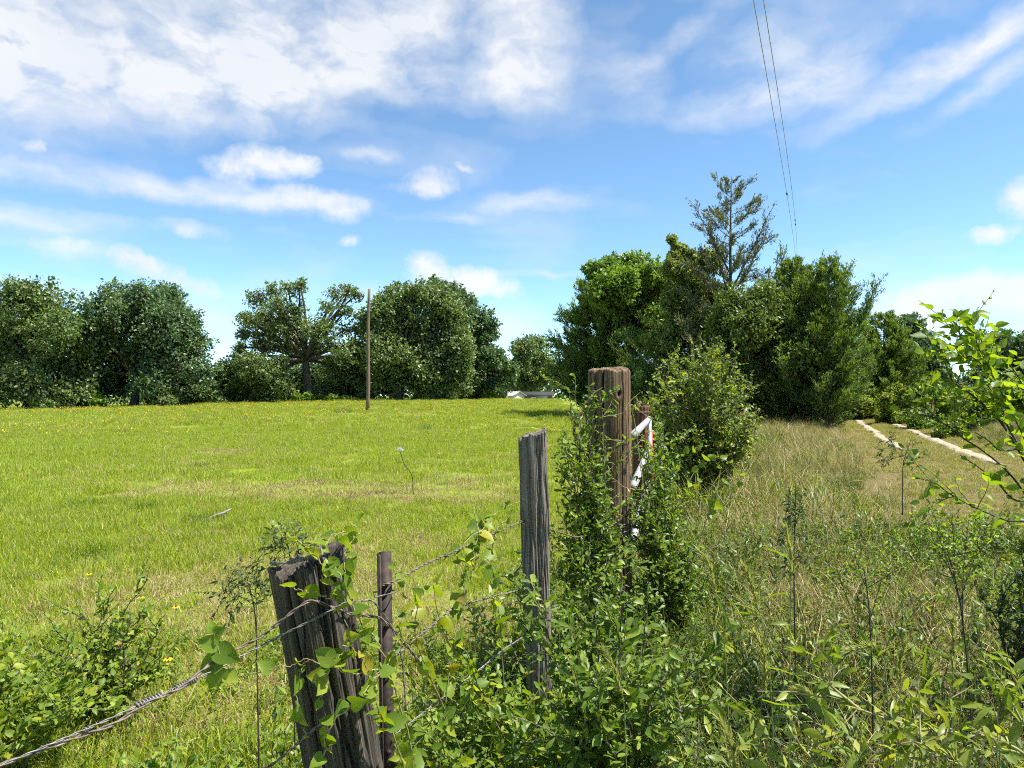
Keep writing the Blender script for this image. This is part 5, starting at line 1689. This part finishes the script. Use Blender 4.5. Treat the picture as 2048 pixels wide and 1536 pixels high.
bush('broad_shrub', 'dark leafy shrub at the right edge below the elm branch', ground(2.35, 3.2), 0, 1.2, .4, 'ovate', M['dark_weed'], 0.036, 121, 180, 'dark_twig', 0.02, 9, 0.25, 1,
     targets=[(2040, 1080, 3.2), (2060, 1130, 3.1), (2000, 1170, 3.2), (2040, 1200, 3.1), (1975, 1230, 3.2), (2080, 1050, 3.3), (2020, 1270, 3.1), (2060, 1330, 3.0)])

# --- elm sapling reaching in from the right
v = Plant('elm_sapling', 'sunlit elm sapling branch reaching in over the track', 'sapling', ground(2.75, 3.2), 'ovate', M['elm'], 0.060, 130, 'dark_twig', None, 0.25, 0.5)
main = [[(2190, 1500, 3.2), (2130, 1150, 3.2), (2085, 1000, 3.2), (2036, 898, 3.2), (1993, 834, 3.2), (1940, 787, 3.2), (1905, 762, 3.2), (1901, 737, 3.2), (1887, 709, 3.2), (1868, 684, 3.2)],
        [(2090, 1010, 3.2), (2040, 900, 3.3), (1993, 811, 3.35), (1973, 756, 3.35), (1946, 717, 3.35), (1930, 688, 3.35), (1913, 658, 3.35), (1895, 637, 3.35), (1882, 626, 3.35)],
        [(2120, 1100, 3.2), (2080, 960, 3.1), (2045, 870, 3.1), (2010, 800, 3.1), (1975, 730, 3.1), (1955, 690, 3.1), (1950, 662, 3.1)],
        [(2100, 1050, 3.2), (2070, 900, 3.3), (2060, 820, 3.3), (2040, 760, 3.3), (2010, 720, 3.3), (1990, 700, 3.3)],
        [(2110, 1080, 3.2), (2030, 960, 3.1), (1970, 905, 3.1), (1930, 879, 3.1), (1907, 860, 3.1), (1881, 842, 3.1), (1856, 820, 3.1), (1836, 802, 3.1)],
        [(2140, 1200, 3.2), (2080, 1060, 3.0), (2010, 1040, 3.0), (1950, 1015, 3.0), (1900, 988, 3.0), (1870, 966, 3.0), (1832, 956, 3.0)],
        [(2150, 1150, 3.2), (2110, 950, 3.3), (2080, 860, 3.3), (2050, 820, 3.3), (2030, 800, 3.3)],
        [(1993, 834, 3.2), (1985, 790, 3.2), (1975, 770, 3.2), (1960, 755, 3.2)],
        [(2036, 898, 3.2), (2000, 900, 3.15), (1975, 880, 3.1), (1950, 865, 3.1)],
        [(2085, 1000, 3.2), (2030, 1000, 3.1), (1990, 960, 3.1), (1950, 930, 3.1), (1920, 910, 3.1)]]
for i, pth in enumerate(main):
    pl = pix(pth, 34)
    v.stemline(pl, 0.008 if i == 0 else 0.0045, 0.0014, 6)
    v.leafy(pl, 0.026 if i not in (4,) else 0.05, 0.3 if i < 7 else 0.1, 1.0, 1.0, 1, None, 0.25, 0.05 if i not in (4,) else 0.35)
    if i < 7:
        for j in range(15 if i not in (4, 5) else 6):
            k = int(v.rng.uniform(0.42, 0.92) * 33)
            tn = pl[k] - pl[k - 1]; tn /= np.linalg.norm(tn)
            q = v.shoot(pl[k], tn * 0.8 + unit(1, v.rng)[0] * 0.8, v.rng.uniform(0.08, 0.26), 0.002, 7, 0.12, 0.2)
            v.leafy(q, 0.03, 0.1, 1, 1.0, 1)
v.finish(300)

# --- lance-leaved shrub along the bottom right
v = Plant('lance_leaved_shrub', 'long-leaved shrub branch along the bottom edge of the verge', 'shrub', ground(1.05, 1.75), 'lance', M['willow'], 0.060, 131, 'vine_stem', 'shrubs growing in the fence line', 0.35, 0.6)
for pth in ([(2120, 1560, 1.7), (2000, 1480, 1.72), (1880, 1462, 1.72), (1780, 1440, 1.72), (1680, 1405, 1.74), (1590, 1385, 1.75), (1515, 1383, 1.76)],
            [(2060, 1700, 1.65), (1950, 1500, 1.65), (1990, 1440, 1.65), (2030, 1410, 1.65), (2060, 1400, 1.65)],
            [(1880, 1620, 1.65), (1860, 1500, 1.68), (1880, 1440, 1.7), (1900, 1390, 1.7)],
            [(1780, 1660, 1.65), (1770, 1540, 1.66), (1760, 1460, 1.68)],
            [(1700, 1660, 1.7), (1640, 1540, 1.7), (1600, 1490, 1.7), (1580, 1440, 1.72)],
            [(1980, 1650, 1.6), (1930, 1540, 1.6), (1870, 1500, 1.6), (1820, 1480, 1.62)],
            [(2100, 1640, 1.6), (2050, 1520, 1.6), (2010, 1500, 1.6), (1970, 1490, 1.6)],
            [(1560, 1660, 1.75), (1545, 1540, 1.78), (1525, 1460, 1.8), (1515, 1420, 1.8)],
            [(1720, 1420, 1.73), (1660, 1370, 1.74), (1620, 1330, 1.75)],
            [(2080, 1560, 1.6), (2060, 1480, 1.6), (2045, 1440, 1.6)], [(1460, 1660, 1.85), (1470, 1560, 1.85), (1440, 1480, 1.86)],
            [(1640, 1700, 1.62), (1700, 1560, 1.62), (1750, 1510, 1.62)], [(1860, 1700, 1.58), (1900, 1570, 1.58), (1940, 1530, 1.58)]):
    pl = pix(pth, 26); v.stemline(pl, 0.004, 0.0016); v.leafy(pl, 0.026, 0.12, 1.0, 0.9, 1)
    for j in range(4):
        k = int(v.rng.uniform(0.3, 0.95) * 25)
        q = v.shoot(pl[k], unit(1, v.rng)[0] * 0.7 + [0, 0, 0.7], v.rng.uniform(0.08, 0.18), 0.002, 6, 0.12, 0.3)
        v.leafy(q, 0.026, 0.1, 1, 0.9, 1)
v.finish(240)

# --- dark-stemmed branching weeds on the verge
def umbel(label, stem, tips, seed, mat='weed', size=0.016, nobj=0, r=0.0038, base=None):
    base = base if base is not None else P(*stem[0])
    v = Plant('branching_weed', label, 'weed', base, 'lance' if mat == 'dark_weed' else 'ovate', M[mat], size, seed, 'dark_twig', 'weeds on the verge', 0.5, 0.8)
    pl = pix(stem, 24); v.stemline(pl, r, r * 0.5)
    for tp in tips:
        k = int(v.rng.uniform(0.5, 0.98) * 23)
        e = P(*tp)
        m_ = pl[k] * 0.5 + e * 0.5 + v.rng.normal(0, 0.02, 3)
        q = bezier(pl[k], m_, e, 10)
        v.stemline(q, r * 0.5, r * 0.15)
        for j in range(7):
            kk = int(v.rng.uniform(0.35, 1) * 9)
            s_ = v.shoot(q[kk], (q[min(kk + 1, 9)] - q[kk - 1]) * 8 + unit(1, v.rng)[0] * 0.7, v.rng.uniform(0.05, 0.14), r * 0.22, 5, 0.15, 0.3)
            v.leafy(s_, 0.014, 0.2, 1, 1.0, 2)
    v.finish(nobj)


umbel('tall dark-stemmed weed with a spreading fine-leaved head, beside the right edge', [(1945, 1720, 2.55), (1942, 1430, 2.55), (1926, 1250, 2.55), (1915, 1180, 2.55), (1895, 1100, 2.55)],
      [(1810, 1030, 2.6), (1860, 1030, 2.5), (1900, 1020, 2.6), (1940, 1025, 2.5), (1975, 1050, 2.6), (1990, 1100, 2.5), (1850, 1080, 2.6), (1830, 1110, 2.5), (1960, 1120, 2.6)], 141)
umbel('dark-stemmed weed with forked twigs in the middle of the verge', [(1748, 1700, 2.75), (1745, 1390, 2.75), (1738, 1220, 2.75), (1728, 1140, 2.75)],
      [(1660, 1080, 2.8), (1700, 1060, 2.7), (1780, 1090, 2.8), (1810, 1120, 2.7), (1690, 1130, 2.8), (1760, 1150, 2.7)], 142)
umbel('slim dark weed with drooping narrow leaves in front of the dry grass', [(1592, 1400, 3.6), (1588, 1150, 3.6), (1590, 1040, 3.6), (1592, 965, 3.6)],
      [(1570, 1010, 3.6), (1605, 1000, 3.6), (1575, 1060, 3.6), (1610, 1070, 3.6), (1565, 1110, 3.6), (1600, 1130, 3.6)], 143, 'dark_weed', 0.03)
umbel('twiggy dark sapling standing in the verge nearer the track', [(1805, 1030, 6.5), (1805, 960, 6.5), (1808, 920, 6.5), (1822, 880, 6.5)],
      [(1750, 900, 6.5), (1760, 930, 6.5), (1830, 885, 6.5), (1845, 905, 6.5), (1780, 880, 6.5), (1840, 930, 6.5)], 144, 'dark_weed', 0.034, 0, 0.005)
umbel('narrow-leaved dark weed standing beside the black post', [(520, 1640, 2.3), (515, 1380, 2.3), (510, 1230, 2.3), (492, 1150, 2.3)],
      [(455, 1170, 2.3), (470, 1140, 2.3), (500, 1125, 2.3), (530, 1150, 2.3), (450, 1200, 2.3), (540, 1200, 2.3)], 145, 'dark_weed', 0.022, 0, 0.003)
umbel('leafy upright weed reaching above the black post top', [(590, 1500, 2.45), (585, 1250, 2.45), (580, 1120, 2.45), (570, 1070, 2.45)],
      [(545, 1060, 2.45), (560, 1050, 2.45), (600, 1070, 2.45), (555, 1100, 2.45), (600, 1110, 2.45)], 146, 'dark_weed', 0.024, 0, 0.003)

# --- privet-like bush behind the gate
b = P(1400, 1005, 10); b[2] = float(H(b[0], b[1]))
v = Plant('privet_bush', 'bright yellow-green rounded bush behind the gate and tall post', 'bush', b, 'ovate', M['privet'], 0.058, 150, 'twig', None, 0.5, 0.7)
rng = v.rng
for i in range(140):
    px = rng.uniform(1272, 1522); f = (px - 1398) / 128
    top = 676 + 130 * abs(f) ** 2.6 + rng.normal(0, 12)
    py = top + (900 - top) * rng.uniform(0, 1) ** 1.3
    e = P(px, py, 10 + rng.uniform(-0.9, 0.9) * math.sqrt(max(0.05, 1 - f * f)))
    m_ = b * 0.5 + e * 0.5 + rng.normal(0, .08, 3) + np.array([0, 0, 0.15])
    pl = bezier(b + rng.normal(0, .08, 3) * [1, 1, 0], m_, e, 12)
    v.stemline(pl, 0.009, 0.002, 4)
    for j in range(14):
        k = int(rng.uniform(0.35, 1.0) * 11)
        q = v.shoot(pl[k], (pl[k] - pl[k - 1]) * 3 + unit(1, rng)[0] * 0.8 + [0, 0, .25], rng.uniform(0.10, 0.30), 0.003, 6, 0.15, 0.25)
        v.leafy(q, 0.026, 0.1, 1, 1.0, 1, None, 0.3)
for (px, py) in ((1530, 765), (1515, 785), (1290, 760), (1310, 735), (1400, 660), (1440, 668), (1380, 668), (1480, 700), (1345, 690)):
    e = P(px, py, 10); st = e * 0.75 + (b + [0, 0, 1.2]) * 0.25
    q = bezier(st, (st + e) / 2 + [0, 0, .03], e, 8); v.stemline(q, 0.004, 0.001); v.leafy(q, 0.03, 0.2, 1, 1, 1)
v.finish(0)

# --- wild rye: nodding bearded heads
def wild_rye(label, pts, seed, headL=0.15):
    base = P(*pts[0]); base[2] = float(H(base[0], base[1]))
    v = root('wild_rye', base, label, 'grass stalk', 'wild rye stalks on the verge')
    rng = np.random.default_rng(seed)
    pl = spline([base] + [P(*p) for p in pts[1:]], 40)
    g = Geo(); g.tube(pl, np.linspace(0.0018, 0.0009, 40), 5); g.build('stalk', M['green_stem'], v, True)
    d = np.r_[0, np.cumsum(np.linalg.norm(np.diff(pl, axis=0), axis=1))]
    g = Geo()
    n = 150
    u = d[-1] - headL * rng.uniform(0, 1, n)
    p = np.stack([np.interp(u, d, pl[:, k]) for k in range(3)], -1)
    tn = np.stack([np.interp(np.minimum(u + .01, d[-1]), d, pl[:, k]) - np.interp(u - .01, d, pl[:, k]) for k in range(3)], -1)
    tn /= np.linalg.norm(tn, axis=1, keepdims=True)
    al = tn + unit(n, rng) * 0.38
    g.leaves(TPL['lance'], p, al, unit(n, rng), rng.uniform(0.012, 0.018, n))
    g.leaves(TPL['blade'], p, al, unit(n, rng), rng.uniform(0.028, 0.045, n) * np.where(rng.uniform(size=n) < .8, 1, .5))
    o = g.build('seed_head', M['rye'], v); o['kind'] = 'stuff'
    for k in range(2):
        j = int(rng.uniform(0.2, 0.6) * 39)
        g = Geo(); g.leaves(TPL['blade'], [pl[j]], [unit(1, rng)[0] + [0, 0, .6]], [unit(1, rng)[0]], 0.12); g.build('blade', M['g_green'], v, True)


for k, (pts, lab) in enumerate([
        ([(1790, 1800, 1.8), (1775, 1400, 1.82), (1755, 1310, 1.84), (1735, 1294, 1.84), (1700, 1302, 1.84), (1672, 1330, 1.84)], 'nodding green rye head bent right over in the middle of the verge'),
        ([(1560, 1800, 2.2), (1540, 1350, 2.2), (1520, 1230, 2.2), (1500, 1160, 2.2), (1488, 1135, 2.2)], 'upright rye head beside the dark mass of the shrub'),
        ([(1470, 1800, 2.3), (1450, 1300, 2.3), (1430, 1180, 2.3), (1418, 1130, 2.3), (1400, 1105, 2.3)], 'pale rye head leaning towards the tall brown post'),
        ([(1575, 1800, 2.0), (1580, 1300, 2.0), (1582, 1150, 2.0), (1580, 1090, 2.0), (1572, 1060, 2.0)], 'tall straight rye head in front of the slim dark weed'),
        ([(1900, 1800, 2.0), (1905, 1400, 2.0), (1908, 1290, 2.0), (1905, 1240, 2.0)], 'rye head standing in front of the tall dark-stemmed weed'),
        ([(1500, 1800, 1.9), (1520, 1450, 1.9), (1530, 1360, 1.9), (1525, 1300, 1.9), (1510, 1270, 1.9)], 'low rye head below the upright ones on the verge'),
        ([(1830, 1800, 1.8), (1845, 1450, 1.8), (1850, 1380, 1.8), (1865, 1330, 1.8)], 'rye head just above the long-leaved branch'),
        ([(1640, 1800, 1.8), (1650, 1500, 1.8), (1640, 1430, 1.8), (1620, 1390, 1.8), (1590, 1380, 1.8)], 'rye head drooping over the long-leaved branch'),
        ([(1260, 1800, 2.1), (1250, 1450, 2.1), (1240, 1380, 2.1), (1225, 1330, 2.1), (1205, 1300, 2.1)], 'rye head rising from the glossy shrub'),
        ([(1990, 1800, 1.7), (2000, 1480, 1.7), (2010, 1400, 1.7), (2030, 1360, 1.7)], 'rye head at the right edge above the bottom corner'),
        ([(1790, 1800, 2.3), (1800, 1400, 2.3), (1800, 1330, 2.3), (1810, 1290, 2.3)], 'short rye head behind the bent-over one'),
        ([(1120, 1700, 3.2), (1118, 1250, 3.2), (1110, 1140, 3.2), (1105, 1085, 3.2)], 'slim rye head between the grey post and the tall brown post'),
        ([(1480, 1900, 1.75), (1470, 1560, 1.75), (1460, 1490, 1.75), (1440, 1440, 1.75)], 'rye head near the bottom edge beside the shrub')]):
    wild_rye(lab, pts, 200 + k)

# --- thistle, stick and a few near flowers in the meadow
b = P(826, 985, 11.4); b[2] = float(H(b[0], b[1]))
t = root('thistle', b, 'single pale thistle flower standing tall in the meadow', 'flower')
g = Geo(); tipp = P(801, 897, 11.4)
pl = spline([b, b + [-.02, 0, .3], tipp - [-.06, 0, .25], tipp - [0, 0, .06]], 14)
g.tube(pl, 0.006, 5); g.build('stem', M['dark_twig'], t, True)
g = Geo(); n = 120; u = unit(n, RNG); u[:, 2] = np.abs(u[:, 2]) * 1.2
g.leaves(TPL['blade'], np.repeat(tipp[None] - [[0, 0, .03]], n, 0), u, unit(n, RNG), RNG.uniform(0.05, 0.085, n)); o = g.build('flower_head', M['petal_white'], t); o['kind'] = 'stuff'
for k in range(8):
    g = Geo(); g.leaves(TPL['lance'], [pl[5 + k]], [np.array([math.cos(k * 2.4), math.sin(k * 2.4), .3])], [[0, 0, 1]], 0.14); g.build('leaf', M['dark_weed'], t, True)
M['dead'] = plain_mat('bleached_stick', (0.24, 0.21, 0.18), 0.8, 0, 0.3, 20)
b = P(435, 1042, 9.0); b[2] = float(H(b[0], b[1])) + 0.03
t = root('dead_stick', b, 'bleached dead stick lying on the meadow grass', 'stick')
g = Geo(); g.tube([b + [-.12, -.15, .0], b + [-.02, 0, .05], b + [.06, .05, .07], b + [.10, .2, .10]], [0.008, .014, .016, .007], 6); g.build('branch', M['dead'], t, True)
g = Geo(); g.tube([b + [.02, .03, .06], b + [.10, .0, .04], b + [.15, -.06, .02]], [0.009, .007, .004], 5); g.build('twig', M['dead'], t, True)
M['disk'] = plain_mat('flower_disk', (0.09, 0.035, 0.01), 0.8, 0, 0.3, 40)
for k, (px, py, lab) in enumerate(((178, 1148, 'yellow meadow flower above the round bush'), (352, 1214, 'yellow meadow flower half way to the black post'), (336, 1318, 'yellow flower with a brown centre just above the slanting wire'), (282, 1195, 'faint yellow flower in the grass beside the round bush'))):
    D = 1422 * (1.6 - 0.16) / (py - 790)
    c = P(px, py, D); gz = float(H(c[0], c[1]))
    t = root('meadow_flower', (c[0], c[1], gz), lab, 'flower', 'yellow flowers near the fence')
    g = Geo(); g.tube([[c[0] + .02, c[1], gz], c], 0.0016, 4); g.build('stem', M['green_stem'], t, True)
    for j in range(8):
        a = j * math.pi / 4 + .2
        g = Geo(); g.leaves(TPL['ovate'], [c + [0, 0, .003]], [[math.cos(a), math.sin(a), -.15]], [[0, -.3, 1]], 0.028); g.build('petal', M['petal'], t, True)
    g = Geo(); g.tube([c + [0, 0, 0], c + [0, 0, .006], c + [0, 0, .011]], [0.008, .008, .004], 8); g.build('centre', M['disk'], t, True)


# --- ground cover of small leafy weeds along the fence (uncountable)
def sprig(kind, mat, h, nst, size, seed, stem='green_stem', spacing=0.02):
    rng = np.random.default_rng(seed)
    g = Geo(); P_, A_, N_, S_ = [], [], [], []
    for i in range(nst):
        a = rng.uniform(0, 6.28); d = np.array([math.cos(a) * .5, math.sin(a) * .5, 1]) + rng.normal(0, .15, 3)
        d /= np.linalg.norm(d); L = h * rng.uniform(.5, 1.1)
        b0 = np.array([rng.normal(0, .05), rng.normal(0, .05), 0])
        pl = np.array([b0 + d * L * u + np.array([0, 0, -.12 * L * u * u]) for u in np.linspace(0, 1, 6)])
        g.tube(pl, np.linspace(.0022, .0008, 6), 3, 1, False)
        for u in np.arange(0.15, 1.0, spacing / L):
            P_.append(pl[0] * (1 - u) + pl[-1] * u); A_.append(d * .4 + unit(1, rng)[0]); N_.append(np.array([0.2, 0, 1]) + rng.normal(0, .4, 3)); S_.append(size * rng.uniform(.6, 1.3))
    g.leaves(TPL[kind], np.array(P_), np.array(A_), np.array(N_), np.array(S_))
    return bpy.data.objects.new('s', g.mesh('s', [mat, M[stem]], True))


rng = np.random.default_rng(301)
sp = [sprig('ovate', M['weed'], 0.24, 7, 0.03, 1), sprig('ovate', M['brier'], 0.3, 6, 0.036, 2), sprig('lance', M['weed'], 0.34, 6, 0.05, 3), sprig('spat', M['bumelia'], 0.42, 6, 0.04, 4, 'dark_twig'), sprig('lance', M['dark_weed'], 0.55, 4, 0.04, 5, 'dark_twig', 0.03)]
n = 620
y = rng.uniform(1.6, 5.5, n); x = fence_x(y) + rng.normal(0.05, 0.42, n)
keepm = (np.abs(x / y) < 0.8)
x, y = x[keepm], y[keepm]
scatter('fence_line_weeds', 'low tangled leafy weeds along the foot of the fence', sp, np.stack([x, y, H(x, y)], -1), rng.uniform(0.6, 1.25, len(x)), rng.choice([0, 1, 1, 2, 3, 3], len(x)), rng, 0.2, 'weeds')
n = 3000
x, y, s_ = verge_points(n, 1.6, 7.5, rng)
sp2 = [bpy.data.objects.new('s', o.data) for o in sp]
scatter('verge_weeds', 'scattered green and dark-stemmed weeds among the verge grass', sp2, np.stack([x, y, H(x, y)], -1), rng.uniform(0.6, 1.3, len(x)), rng.choice([0, 1, 2, 3, 4, 4, 3, 3, 4], len(x)), rng, 0.2, 'weeds')
n = 260
x = rng.uniform(-3.4, -0.7, n); y = rng.uniform(2.2, 4.6, n)
ok = x > -0.8 * y
x, y = x[ok], y[ok]
scatter('meadow_corner_weeds', 'patchy broad-leaved weeds in the near corner of the meadow', [bpy.data.objects.new('s', o.data) for o in sp], np.stack([x, y, H(x, y)], -1), rng.uniform(0.4, 0.9, len(x)), rng.choice([0, 0, 1, 2], len(x)), rng, 0.2, 'weeds')
